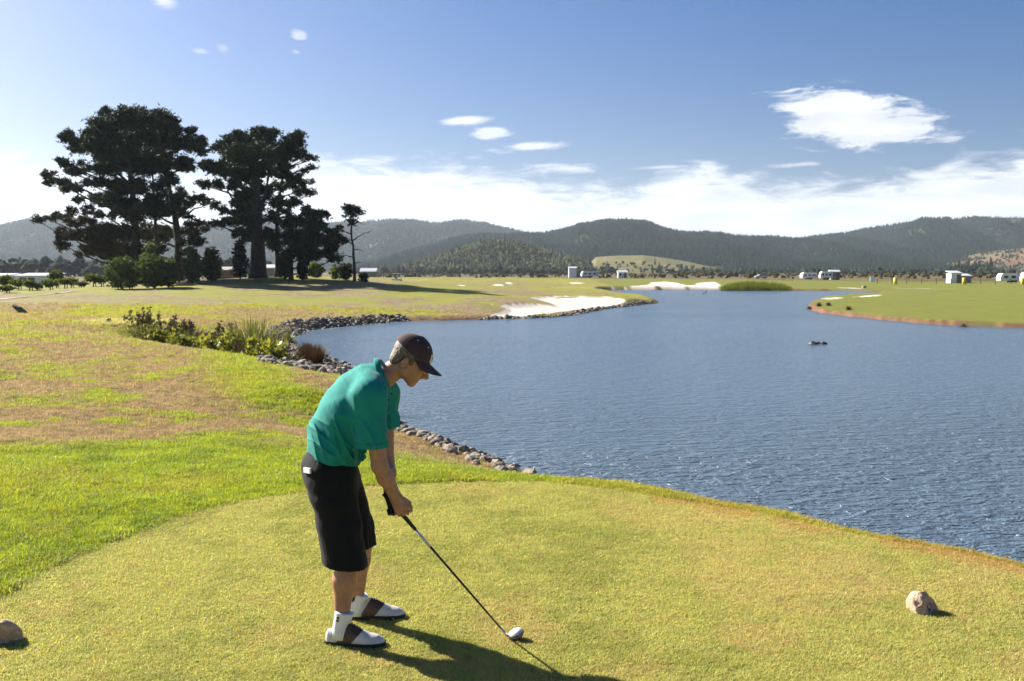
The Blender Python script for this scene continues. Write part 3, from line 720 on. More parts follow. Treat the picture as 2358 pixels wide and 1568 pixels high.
S.cap(HIP_N*.25+HN*.75, HN, .085, .102, .0, 1, 'd'); S.cap(HIP_F*.25+HF*.75, HF, .08, .092, .0, 1, 'd')
V, Fq = S.mesh(); shorts = part('shorts', V, Fq, M_SHORT)
# ---- hair below the cap
S = SDF(H(0, 0)-.17, H(0, 0)+.17, .0035)
S.ell(H(-.006, .050), (.101, .0805, .092), HM, .0)
S.ell(H(-.050, -.022), (.042, .062, .045), HM, .03)
for sg in (-1, 1): S.cap(H(.022, .03, sg*.068), H(.022, -.018, sg*.068), .014, .007, .02)
hl, hh_ = H(0, 0)-.2, H(0, 0)+.2
S.plane(H(.036, 0), hf, hl, hh_); S.plane(H(-.06, -.070), -hu-hf*.25, hl, hh_)
for sg in (-1, 1): S.ell(H(-.006, -.010, sg*.085), (.026, .03, .043), HM, .008, 'd'); S.ell(H(.012, -.045, sg*.07), (.05, .05, .045), HM, .01, 'd')
S.disp(lambda X, Y, Z: (vnoise(X*420+Y*90, Z*160+Y*300)-.5)*.004)
V, Fq = S.mesh(); part('hair', V, Fq, M_HAIR)
# ---- cap
S = SDF(H(0, .05)-.2, H(0, .05)+.22, .0035)
S.ell(H(-.006, .056), (.113, .089, .098), HM, 0)
S.plane(H(.03, .050), -hu+hf*-.10, hl, hh_)
S.ell(H(-.004, .048), (.106, .082, .088), HM, 0, 'd')
V, Fq = S.mesh(); capo = part('cap', V, Fq, M_CAP)
V = []; n = 22; m2 = 9
for thick in (0, 1):
    for i in range(n+1):
        a = (i/n-.5)*R(150)
        for j in range(m2+1):
            q = j/m2; f0, s0 = .105*math.cos(a*.98)-.004, .086*math.sin(a)
            L = .092*math.cos(a*.62)**1.0
            f1 = f0+L*q*math.cos(a*.45); s1 = s0*(1-.12*q)+.01*math.sin(a)*q
            drop = .050-.004-.012*q-.30*s1*s1/.086*(.6+.6*q)
            V.append(H(f1, drop+.012-(.004*thick), s1))
Fs = []; N = (n+1)*(m2+1)
for i in range(n):
    for j in range(m2):
        a, b, c, d = i*(m2+1)+j, (i+1)*(m2+1)+j, (i+1)*(m2+1)+j+1, i*(m2+1)+j+1
        Fs += [(a, b, c, d), (N+d, N+c, N+b, N+a)]
for i in range(n):
    a, b = i*(m2+1)+m2, (i+1)*(m2+1)+m2; Fs.append((a, b, N+b, N+a)); a, b = i*(m2+1), (i+1)*(m2+1); Fs.append((b, a, N+a, N+b))
for j in range(m2):
    a, b = j, j+1; Fs.append((a, b, N+b, N+a)); a, b = n*(m2+1)+j, n*(m2+1)+j+1; Fs.append((b, a, N+a, N+b))
def sub(name, V, Fs, m_, parent, smooth=True):
    o = obj(name, np_mesh(name, np.array(V), np.array(Fs), [m_], smooth), parent); return o
sub('brim', V, Fs, M_CAP, capo)
M_BADGE = mat('white_thread', (.75, .73, .68), .8, var=.05)
mb = MB()
def capsurf(a, e):  # a azimuth from the front, e elevation on the dome
    f = .1135*math.cos(a)*math.cos(e); s_ = .0895*math.sin(a)*math.cos(e); u_ = .0985*math.sin(e)
    return Vector(H(-.006+f, .056+u_, s_))
def strip(mb, pts, r): mb.tube(pts, r, 6)
strip(mb, [capsurf(-.34, .14+.1*i) for i in range(5)], .0052)
strip(mb, [capsurf(-.34+.36*math.sin(q), .34-.2*math.cos(q)) for q in np.linspace(0, math.pi, 10)], .0052)
mb.build('emblem', M_BADGE, capo, True)
mb = MB(); mb.lathe([(.001, .004), (.008, .002), (.009, -.002)], 12, Matrix.Translation(H(-.006, .154)) @ Matrix.Rotation(HP, 4, 'Y')); mb.build('button', M_CAP, capo, True)
for a in (-.75, -1.7):
    p_ = capsurf(a, .85); mb = MB(); mb.tube([p_, p_+(p_-Vector(H(-.006, .056))).normalized()*.0015], .0035, 8); mb.build('eyelet', M_BADGE, capo)
for a in (-.35, -1.25, -2.1, .35, 1.25, 2.1):
    mb = MB(); mb.tube([capsurf(a, e) for e in np.linspace(.0, 1.5, 12)], .0014, 5); mb.build('seam', M_CAP, capo, True)
# ---- socks
for an, top, cen in ((AN_N, GP(793, 1408, 5.165), 0), (AN_F, GP(829, 1366, 5.55), 0)):
    mb = MB(); bot = an+np.array((-.005, 0, -.065)); d = (top-an)
    mb.tube([bot, an*.6+bot*.4, an+d*.1, an+d*.55, an+d*.9, an+d*1.0, an+d*1.02], [.048, .046, .044, .046, .050, .051, .046], 20)
    o = mb.build('sock', M_SOCK, golfer, True); o.matrix_parent_inverse = Matrix.Translation(-Vector(golfer.location))
    for kz in (.55, .75):
        q = an+d*kz; mk = MB(); mk.box(q+np.array((-.022, -.046, 0)), (.012, .006, .010)); mk.build('logo', M_SOLE, o)
# ---- shoes
def shoe(heel, toe_dir, side):
    hx = Vector(toe_dir).normalized(); hy = Vector((-hx.y, hx.x, 0)); L = .315
    ns, nc = 110, 44
    W_ = lambda s: np.interp(s, [0, .04, .12, .3, .5, .68, .82, .92, .98, 1], [.012, .026, .033, .036, .041, .049, .047, .036, .020, .006])
    Hh = lambda s: np.interp(s, [0, .05, .15, .30, .36, .46, .60, .75, .88, .96, 1], [.062, .085, .090, .100, .122, .116, .090, .070, .060, .045, .022])
    off = lambda s: side*.010*math.sin((s-.1)*3.0)
    V = []; U = []
    for i in range(ns+1):
        s = i/ns; s2 = .5-.5*math.cos(math.pi*s); s = s*.55+s2*.45
        w, h_ = float(W_(s)), float(Hh(s))
        for j in range(nc+1):
            a = math.pi*j/nc; ca, sa = math.cos(a), math.sin(a)
            yy = math.copysign(abs(ca)**.75, ca)*w*(1-.30*sa**3); zz = .022+(h_-.022)*abs(sa)**.8
            p_ = heel+hx*(s*L)+hy*(yy+off(s)); p_.z = zz; V.append(p_); U.append((s, zz/.1))
    parts_ = {'toe_cap': [], 'saddle': [], 'heel_counter': []}
    for i in range(ns):
        for j in range(nc):
            f = (i*(nc+1)+j, (i+1)*(nc+1)+j, (i+1)*(nc+1)+j+1, i*(nc+1)+j+1)
            s = sum(U[q][0] for q in f)/4; z = sum(U[q][1] for q in f)/4
            fr = .40+.22*z+.06*z*z; bk = .16+.15*z+.04*z*z
            parts_['toe_cap' if s > fr else 'heel_counter' if s < bk else 'saddle'].append(f)
    sh = empty('shoe', (0, 0, 0)); sh.parent = golfer; sh.matrix_parent_inverse = Matrix.Translation(-Vector(golfer.location))
    for nm, m_ in (('toe_cap', M_WHITE), ('saddle', M_BROWN), ('heel_counter', M_WHITE)):
        fs = np.array(parts_[nm]); us, inv = np.unique(fs, return_inverse=True)
        sub(nm, np.array([tuple(V[q]) for q in us]), inv.reshape(-1, 4), m_, sh)
    mb = MB(); rows = []
    for i in range(ns+1):
        s = i/ns; w = float(W_(s))+.004
        rows.append([heel+hx*(s*(L+.006)-.003)+hy*(sg*w+off(s)) for sg in (-1, 1)])
    Vs = []; Fs = []
    for z in (.003, .026):
        for r_ in rows:
            for q in r_: Vs.append(Vector((q.x, q.y, z+(.006*max(0, rows.index(r_)/ns-.75)*2 if z < .01 else 0))))
    N = 2*(ns+1)
    for i in range(ns):
        a = i*2; Fs += [(a, a+1, a+3, a+2), (N+a+2, N+a+3, N+a+1, N+a), (a+2, N+a+2, N+a, a), (a+1, N+a+1, N+a+3, a+3)]
    Fs += [(0, N, N+1, 1), (2*ns+1, N+2*ns+1, N+2*ns, 2*ns)]
    mb.add(Vs, Fs); mb.build('sole', M_SOLE, sh)
    mb = MB()
    for q in range(5):
        s = .40+.045*q; hgt = float(Hh(s)); c = heel+hx*(s*L)+hy*off(s); c.z = hgt+.001
        mb.tube([c-hy*.022-Vector((0, 0, .008)), c-hy*.008+Vector((0, 0, .002)), c+hy*.008+Vector((0, 0, .002)), c+hy*.022-Vector((0, 0, .008))], .0028, 6)
    mb.build('laces', M_BROWN, sh, True)
    return sh
hn = at_z(750, 1484, 0); hn.z = 0; shoe(hn, (1, -.05, 0), -1)
hfv = at_z(803, 1427, 0); hfv.z = 0; shoe(hfv, (1, .10, 0), 1)
# ---- score card in the back pocket
from mathutils.bvhtree import BVHTree
bv = BVHTree.FromPolygons([v.co for v in shorts.data.vertices], [tuple(f.vertices) for f in shorts.data.polygons])
rd = ray(709, 1083).normalized(); q0, qn, _, _ = bv.ray_cast(Vector((0, 0, CAMZ)), rd); qn = Vector((qn.x, qn.y, 0)).normalized(); q0 = q0+qn*.004
mb = MB(); mb.box((0, 0, 0), (.064, .010, .027), Matrix.Rotation(math.atan2(qn.y, qn.x)+math.pi/2, 3, 'Z') @ Matrix.Rotation(R(-3), 3, 'Y'))
o = mb.build('scorecard', mat('white_card', (.78, .78, .82), .6, var=.03), None, loc=q0); tag(o, 'white score card sticking out of the back pocket of the black shorts', 'card')
# ================================================================== GOLF CLUB
M_GRIP = mat('black_rubber_grip', (.012, .012, .012), .7, bump=.5, bscale=400, bdist=.002)
M_GRAPH = mat('black_graphite', (.012, .012, .014), .25)
M_BAND = mat('silver_print', (.50, .52, .56), .35, .3, var=.05)
M_STEEL = mat('brushed_steel', (.55, .55, .56), .3, .9, var=.05)
M_CROWN = mat('pearl_crown_paint', (.62, .62, .62), .22, .1, var=.04)
M_BODYG = mat('grey_metal_club', (.24, .24, .25), .35, .6, var=.08)
M_DARK = mat('dark_seam', (.02, .018, .018), .5)
club = empty('golf_club', tuple(CLUB)); tag(club, 'black-shafted golf driver with silver band held to the turf by the man', 'golf club')
B_ = Vector(BUTT)-Vector(CLUB); D_ = Vector(sd_)
def along(d): return B_+D_*d
dg = float(np.linalg.norm(GP(957, 1219, 5.335)-BUTT)); db = float(np.linalg.norm(GP(991, 1258, 5.33)-BUTT)); dh = float(np.linalg.norm(np.array(at_z(1153, 1446, .06))-BUTT))
MB().tube([along(-.012), along(-.008), along(.1), along(dg)], [.010, .0145, .0135, .0095], 14).build('grip', M_GRIP, club, True)
MB().tube([along(dg), along(db)], [.0075, .0070], 12).build('shaft_band', M_BAND, club, True)
MB().tube([along(db), along(dh)], [.0068, .0050], 12).build('shaft', M_GRAPH, club, True)
MB().tube([along(dh), along(SL-.004)], [.0062, .0075], 12).build('hosel', M_STEEL, club, True)
hm = Matrix.Translation(Vector((.040, .006, .034))-Vector((0, 0, CLUB[2]))) @ Matrix.Rotation(R(-24), 4, 'Y')
def headsurf(sec):
    V = []; Fs = []; n = 28; zs = sec
    for e, in [(x,) for x in zs]:
        c, s_ = math.cos(e), math.sin(e)
        for k in range(n):
            a = 2*math.pi*k/n; x = .043*math.cos(a); y = .050*math.sin(a)
            if y > 0: y *= .55                                     # flat face towards the target
            zz = (.027 if s_ > 0 else .030)*s_
            V.append(hm @ Vector((x*abs(c)**.8, y*abs(c)**.8, zz)))
    for i in range(len(zs)-1):
        for k in range(n): Fs.append((i*n+k, i*n+(k+1) % n, (i+1)*n+(k+1) % n, (i+1)*n+k))
    Fs += [tuple(range(n))[::-1], tuple((len(zs)-1)*n+k for k in range(n))]
    return V, Fs
MB().add(*headsurf(list(np.linspace(.14, 1.5, 9)))).build('crown', M_CROWN, club, True)
MB().add(*headsurf(list(np.linspace(-1.5, -.02, 9)))).build('sole', M_BODYG, club, True)
MB().add(*headsurf([-.03, .15])).build('seam', M_DARK, club, True)
# ================================================================== HILLS AND FAR FOREST
def gn_scatter(o, sources, name):
    """instances of the source meshes on the vertices of o (attributes scl, rot, tint, pick)"""
    colx = bpy.data.collections.new(name+'_source')
    for s in sources: colx.objects.link(s)
    ng = bpy.data.node_groups.new(name, 'GeometryNodeTree')
    ng.interface.new_socket('Geometry', in_out='INPUT', socket_type='NodeSocketGeometry'); ng.interface.new_socket('Geometry', in_out='OUTPUT', socket_type='NodeSocketGeometry')
    N = ng.nodes; L = ng.links; gi = N.new('NodeGroupInput'); go = N.new('NodeGroupOutput')
    ci = N.new('GeometryNodeCollectionInfo'); ci.inputs['Collection'].default_value = colx; ci.inputs['Separate Children'].default_value = True; ci.inputs['Reset Children'].default_value = True
    ip = N.new('GeometryNodeInstanceOnPoints'); ip.inputs['Pick Instance'].default_value = True
    def att(nm, ty):
        a = N.new('GeometryNodeInputNamedAttribute'); a.data_type = ty; a.inputs[0].default_value = nm; return a.outputs[0]
    L.new(gi.outputs[0], ip.inputs['Points']); L.new(ci.outputs[0], ip.inputs['Instance'])
    L.new(att('pick', 'INT'), ip.inputs['Instance Index']); L.new(att('scl', 'FLOAT_VECTOR'), ip.inputs['Scale']); L.new(att('rot', 'FLOAT_VECTOR'), ip.inputs['Rotation'])
    L.new(ip.outputs[0], go.inputs[0])
    md = o.modifiers.new('scatter', 'NODES'); md.node_group = ng
def scatter_obj(name, P, scl, rot, pick, col, sources, label, cat):
    me = bpy.data.meshes.new(name); me.vertices.add(len(P)); me.vertices.foreach_set('co', np.asarray(P, np.float32).ravel())
    a = me.attributes.new('scl', 'FLOAT_VECTOR', 'POINT'); a.data.foreach_set('vector', np.asarray(scl, np.float32).ravel())
    a = me.attributes.new('rot', 'FLOAT_VECTOR', 'POINT'); a.data.foreach_set('vector', np.asarray(rot, np.float32).ravel())
    a = me.attributes.new('pick', 'INT', 'POINT'); a.data.foreach_set('value', np.asarray(pick, np.int32))
    a = me.attributes.new('tint', 'FLOAT_VECTOR', 'POINT'); a.data.foreach_set('vector', np.asarray(col, np.float32).ravel())
    o = obj(name, me); gn_scatter(o, sources, name); tag(o, label, cat, kind='stuff'); return o
def tint_mat(name, rough=.7, trans=.0, var=(.6, 1.35), nscale=3., spec=.2, tcol=(1., 1., .6)):
    m_ = bpy.data.materials.new(name); m_.use_nodes = True; k = NT(m_.node_tree); p = k.n['Principled BSDF']
    at = k.new('ShaderNodeAttribute', attribute_name='tint', attribute_type='INSTANCER')
    pos = k.new('ShaderNodeNewGeometry').outputs['Position']
    oi = k.new('ShaderNodeObjectInfo').outputs['Random']
    vv = k.m('MULTIPLY_ADD', oi, var[1]-var[0], var[0])
    c = k.mix(1., at.outputs['Color'], k.xyz(vv, vv, vv), 'MULTIPLY')
    k.link(c, p.inputs['Base Color']); p.inputs['Roughness'].default_value = rough; p.inputs['Specular IOR Level'].default_value = spec
    if trans:
        tb = k.new('ShaderNodeBsdfTranslucent'); k.link(k.mix(1., c, tcol, 'MULTIPLY'), tb.inputs[0]); mx = k.new('ShaderNodeMixShader'); mx.inputs[0].default_value = trans
        k.link(p.outputs[0], mx.inputs[1]); k.link(tb.outputs[0], mx.inputs[2]); k.link(mx.outputs[0], k.n['Material Output'].inputs[0])
    return m_
M_FAR = tint_mat('far_tree_foliage', .9, spec=.05)
def far_conifer(seed):
    r = random.Random(seed); mb = MB(); n = 7; tiers = 5
    mb.tube([(0, 0, -1), (0, 0, 2)], .25, 5)
    for i in range(tiers):
        z0 = 1+i*2.4; rad = (2.5-.42*i)*r.uniform(.85, 1.15); h_ = 4.4-.35*i
        V = [Vector((0, 0, z0+h_))]+[Vector((rad*r.uniform(.7, 1.2)*math.cos(2*math.pi*k/n), rad*r.uniform(.7, 1.2)*math.sin(2*math.pi*k/n), z0-r.uniform(0, .9))) for k in range(n)]
        mb.add(V, [(0, 1+k, 1+(k+1) % n) for k in range(n)])
    return bpy.data.objects.new('conifer_source', mb.mesh('conifer', M_FAR))
def far_round(seed):
    r = random.Random(seed); mb = MB()
    mb.tube([(0, 0, -1), (0, 0, 3)], .3, 5)
    for i in range(11):
        a = r.uniform(0, 6.28); q = r.uniform(0, 2.4); c = Vector((q*math.cos(a), q*math.sin(a), r.uniform(2.2, 6.5-.6*q)))
        bm = bmesh.new(); bmesh.ops.create_icosphere(bm, subdivisions=1, radius=r.uniform(1., 1.8))
        V = [v.co*r.uniform(.7, 1.25)+c for v in bm.verts]; mb.add(V, [tuple(v.index for v in f.verts) for f in bm.faces]); bm.free()
    return bpy.data.objects.new('round_tree_source', mb.mesh('roundtree', M_FAR))
CON = [far_conifer(i) for i in range(5)]; RND = [far_round(i) for i in range(5)]
def hill(name, ridge, D, foot, colr, noise=.04, bare=None, back=1.35, plainz=-.5):
    """ridge: photo points of the skyline at distance D; foot: distance where the slope begins; returns sampler"""
    xs = np.array([p[0] for p in ridge], float); ys = np.array([p[1] for p in ridge], float)
    def top(xd): return CAMZ+np.array([ray(a, b).z/ray(a, b).y for a, b in zip(xd, np.interp(xd, xs, ys))])*D
    nx, ny = 260, 46; X = np.linspace(xs[0], xs[-1], nx); tz = top(X)
    def surf(xd, s, tzv):
        Yd = foot+(D-foot)*s
        e = np.where(s <= 1, np.sin(np.clip(s, 0, 1)*math.pi/2)**1.15, 1-((s-1)/(back-1))*.5)
        kx = np.array([(a-CX)/F_ for a in xd]); Xw = kx*Yd
        n = fbm(Xw/(.12*D)+3, Yd/(.12*D)+8, 4)-.5; n2 = np.abs(fbm(Xw/(.06*D)+9, Yd/(.16*D), 3)-.5)
        z = plainz+(tzv-plainz)*e+np.minimum(n*1.2-n2*3.0+.15, .05)*tzv*noise*11*np.sin(np.clip(s, 0, 1)*math.pi)**1.3
        return Xw, Yd, z
    S_, Xg = np.meshgrid(np.linspace(0, back, ny), X, indexing='ij'); T_ = np.tile(tz, (ny, 1))
    Xw, Yd, z = surf(Xg.ravel(), S_.ravel(), T_.ravel()); V = np.stack([Xw, Yd, z], 1); V[:nx, 2] -= 3
    i, j = np.meshgrid(np.arange(ny-1), np.arange(nx-1), indexing='ij'); Fq = np.stack([i*nx+j, i*nx+j+1, (i+1)*nx+j+1, (i+1)*nx+j], -1).reshape(-1, 4)
    o = obj(name, np_mesh(name, V, Fq, [colr], True)); tag(o, kind='structure')
    def sample(n, x0, x1, s0=0., s1=1.04):
        xd = RNG.uniform(x0, x1, n); s = RNG.uniform(s0, s1, n); return (xd, s)+surf(xd, s, top(xd))
    return sample
def hmat(name, c1, c2, sc): return mat(name, c1, .95, col2=c2, vscale=sc, spec=.05, coord='Object')
M_H1 = hmat('far_slope', (.035, .045, .025), (.06, .06, .035), .01); M_H2 = hmat('forest_floor', (.025, .034, .016), (.045, .05, .024), .02); M_H3 = hmat('pasture', (.15, .13, .055), (.10, .10, .042), .02)
M_H4 = hmat('clay_slope', (.10, .085, .05), (.19, .115, .065), .012)
far_pts = dict(P=[], scl=[], pick=[], col=[])
def plant(samp, n, x0, x1, s0, s1, size, col, var, conif=1., keep=None):
    xd, s, X, Y, Z = samp(n, x0, x1, s0, s1)
    if keep is not None:
        q = keep(xd, s, X, Y); X, Y, Z = X[q], Y[q], Z[q]
    n = len(X); sc = size*RNG.uniform(.65, 1.25, n); w = sc*RNG.uniform(.85, 1.3, n)
    far_pts['P'].append(np.stack([X, Y, Z-.3], 1)); far_pts['scl'].append(np.stack([w, w, sc], 1))
    far_pts['pick'].append(np.where(RNG.random(n) < conif, RNG.integers(0, 5, n), 5+RNG.integers(0, 5, n)))
    far_pts['col'].append(np.array(col)[None]*RNG.uniform(1-var, 1+var, (n, 1))*RNG.uniform(.93, 1.07, (n, 3)))
# left blue ridge, behind everything
sL = hill('far_left_ridge', [(-500, 560), (-200, 535), (0, 530), (75, 514), (150, 511), (230, 520), (330, 535), (450, 528), (600, 520), (700, 524), (790, 517), (835, 517), (880, 511), (950, 513), (1005, 520), (1060, 516), (1100, 521), (1150, 528), (1190, 538), (1220, 545), (1290, 560), (1400, 590)], 3300, 1900, M_H1, .03)
plant(sL, 30000, -100, 1330, .03, 1.02, .95, (.036, .046, .026), .3, .35)
sM = hill('forested_middle_ridge', [(760, 622), (860, 606), (960, 578), (1040, 556), (1120, 547), (1200, 545), (1262, 543), (1300, 533), (1330, 526), (1380, 518), (1445, 513), (1490, 519), (1530, 533), (1580, 540), (1625, 540), (1690, 548), (1760, 552), (1830, 556), (1900, 562), (1990, 570), (2100, 588), (2200, 610)], 2100, 1250, M_H2, .035)
dens = lambda xd, s, X, Y: ~((xd > 1372) & (xd < 1665) & (s < .10))
plant(sM, 36000, 770, 2190, .03, 1.02, .64, (.018, .031, .016), .15, .5, dens)
sR = hill('forested_right_ridge', [(1690, 616), (1760, 590), (1800, 566), (1840, 556), (1900, 547), (1960, 538), (2000, 529), (2050, 523), (2095, 518), (2118, 509), (2160, 511), (2190, 510), (2240, 505), (2300, 507), (2358, 506), (2500, 500), (2700, 515), (3000, 560), (3300, 610)], 2600, 1550, M_H2, .04)
clear = lambda xd, s, X, Y: ~(((xd-2345)/50)**2+((s-.80)/.12)**2 < 1+1.2*(fbm(X*.012, Y*.012, 3)-.5))
plant(sR, 42000, 1700, 2600, .03, 1.02, .74, (.019, .031, .018), .15, .4, clear)
sC = hill('clay_spur', [(2150, 612), (2200, 594), (2250, 582), (2310, 575), (2358, 570), (2500, 560), (2700, 565), (2900, 610)], 1750, 1300, M_H4, .03)
plant(sC, 900, 2180, 2700, .05, 1., .6, (.05, .055, .022), .4, .3)
sK = hill('olive_knoll', [(900, 628), (960, 612), (1010, 598), (1060, 580), (1110, 566), (1160, 562), (1200, 566), (1240, 580), (1290, 594), (1330, 604), (1380, 618)], 1150, 850, hmat('knoll_floor', (.09, .085, .035), (.06, .06, .028), .03), .03)
plant(sK, 2600, 930, 1360, .02, 1., .75, (.088, .090, .036), .4, .1)
sP = hill('pasture_rise', [(1340, 622), (1372, 592), (1420, 589), (1480, 588), (1530, 594), (1580, 602), (1630, 613), (1680, 624)], 1300, 950, M_H3, .02)
plant(sP, 130, 1380, 1700, .0, .35, .5, (.04, .05, .022), .4, .2)
# belts of trees on the plain
def belt(n, x0, x1, Y0, Y1, size, col, var, conif):
    xd = RNG.uniform(x0, x1, n); Y = RNG.uniform(Y0, Y1, n); X = (xd-CX)/F_*Y
    far_pts['P'].append(np.stack([X, Y, np.full(n, -.7)], 1)); sc = size*RNG.uniform(.5, 1.25, n); w = sc*RNG.uniform(.9, 1.4, n)
    far_pts['scl'].append(np.stack([w, w, sc], 1)); far_pts['pick'].append(np.where(RNG.random(n) < conif, RNG.integers(0, 5, n), 5+RNG.integers(0, 5, n)))
    far_pts['col'].append(np.array(col)[None]*RNG.uniform(1-var, 1+var, (n, 1))*RNG.uniform(.9, 1.1, (n, 3)))
belt(620, -250, 620, 430, 640, 1.0, (.052, .056, .026), .3, .0)
belt(320, 820, 1420, 720, 900, .75, (.042, .052, .024), .35, .05)
belt(520, 1500, 2700, 820, 1150, .7, (.034, .044, .020), .35, .0)
belt(220, 2190, 2290, 900, 1000, .95, (.022, .032, .015), .25, .15)
belt(900, 860, 2900, 330, 700, .22, (.10, .078, .035), .4, .0)
belt(300, 1560, 2900, 400, 700, .33, (.05, .052, .024), .4, .0)
P = np.vstack(far_pts['P']); n = len(P)
scatter_obj('far_forest', P, np.vstack(far_pts['scl']), np.stack([np.zeros(n), np.zeros(n), RNG.uniform(0, 6.28, n)], 1), np.concatenate(far_pts['pick']), np.vstack(far_pts['col']), CON+RND, 'dark forest and scrub covering the hills behind the lake', 'forest')
# ================================================================== PINES ON THE MOUND, SHRUBS, YOUNG TREES
def leaf_mat(name, c1, c2, trans=.15, rough=.65, tcol=(1.2, 1.3, .5)):
    m_ = bpy.data.materials.new(name); m_.use_nodes = True; k = NT(m_.node_tree); p = k.n['Principled BSDF']
    at = k.new('ShaderNodeAttribute', attribute_name='tint'); c = k.mix(at.outputs['Fac'], c1, c2)
    k.link(c, p.inputs['Base Color']); p.inputs['Roughness'].default_value = rough; p.inputs['Specular IOR Level'].default_value = .2
    tb = k.new('ShaderNodeBsdfTranslucent'); k.link(k.mix(1., c, tcol, 'MULTIPLY'), tb.inputs[0]); mx = k.new('ShaderNodeMixShader'); mx.inputs[0].default_value = trans
    k.link(p.outputs[0], mx.inputs[1]); k.link(tb.outputs[0], mx.inputs[2]); k.link(mx.outputs[0], k.n['Material Output'].inputs[0]); return m_
M_PINE = leaf_mat('pine_needles', (.011, .020, .011), (.036, .050, .023), .12)
M_PINED = leaf_mat('dry_pine_needles', (.036, .032, .018), (.070, .058, .031), .12)
M_SHRUB = leaf_mat('shrub_leaves', (.042, .060, .026), (.12, .14, .055), .28)
M_YOUNG = leaf_mat('young_tree_leaves', (.06, .08, .028), (.17, .19, .055), .32)
M_BARK = mat('dark_bark', (.045, .035, .027), .9, var=.35, vscale=6, bump=.6, bscale=14, bdist=.08)
M_POSTW = mat('weathered_stake', (.16, .12, .085), .85)
def rotmats(n, up=.0):
    a = RNG.normal(size=(n, 4)); a /= np.linalg.norm(a, axis=1)[:, None]; w, x, y, z = a.T
    return np.stack([1-2*(y*y+z*z), 2*(x*y-z*w), 2*(x*z+y*w), 2*(x*y+z*w), 1-2*(x*x+z*z), 2*(y*z-x*w), 2*(x*z-y*w), 2*(y*z+x*w), 1-2*(x*x+y*y)], 1).reshape(n, 3, 3)
def tuft_proto(nb, width, up=.35, seed=1):
    r = np.random.default_rng(seed); V = []; Fs = []
    for i in range(nb):
        d = r.normal(size=3); d[2] = abs(d[2])*.9+up*.5; d /= np.linalg.norm(d); s = np.cross(d, r.normal(size=3)); s /= np.linalg.norm(s)
        L = r.uniform(.7, 1.1); b = len(V); m_ = d*L*.5
        V += [d*.02, m_+s*width, d*L, m_-s*width]; Fs.append((b, b+1, b+2, b+3))
    return np.array(V), np.array(Fs)
def foliage(name, C_, rad, size, m_, parent, nb=8, width=.16, keep_up=True):
    """C_ tuft centres (n,3); size per tuft"""
    n = len(C_); V0, F0 = tuft_proto(nb, width)
    ang = RNG.uniform(0, 6.28, n); ca, sa = np.cos(ang), np.sin(ang)
    til = rotmats(n); Z = np.zeros(n)
    Rz = np.stack([ca, -sa, Z, sa, ca, Z, Z, Z, Z+1], 1).reshape(n, 3, 3)
    M_ = np.where((RNG.random(n) < .55)[:, None, None], Rz, til)
    V = np.einsum('nij,vj->nvi', M_, V0)*size[:, None, None]+C_[:, None, :]
    Fq = (F0[None]+(np.arange(n)*len(V0))[:, None, None]).reshape(-1, 4)
    me = np_mesh(name, V.reshape(-1, 3), Fq, [m_], False)
    a = me.attributes.new('tint', 'FLOAT', 'POINT'); a.data.foreach_set('value', np.repeat(RNG.beta(1.6, 2.2, n), len(V0)).astype(np.float32))
    return obj(name, me, parent)
def Z4(x, y): return x*.3776, 215+y*.3776
def pads_to_world(pads, Y0, xc, half, zr=None):
    out = []
    for x, y, rx, ry in pads:
        X, Yp = Z4(x, y); dep = half*math.sqrt(max(.08, 1-min(1, abs(x-xc)/(half/.0165*1.0))**2))*random.uniform(-.75, .75)
        c = at_depth(X, Yp, Y0+dep); k = .3776*(Y0+dep)/F_
        out.append((np.array(c), rx*k, ry*k))
    return out
def limb(mb, a, b, r0, r1, sag=.0):
    a, b = Vector(a), Vector(b); L = (b-a).length; pts = []
    for i in range(6):
        s = i/5; p_ = a.lerp(b, s)+Vector((random.uniform(-1, 1), random.uniform(-1, 1), random.uniform(-1, 1)))*L*.035*(0 < i < 5)
        p_.z += -sag*L*math.sin(s*math.pi); pts.append(p_)
    mb.tube(pts, [r0+(r1-r0)*i/5 for i in range(6)], 6, True)
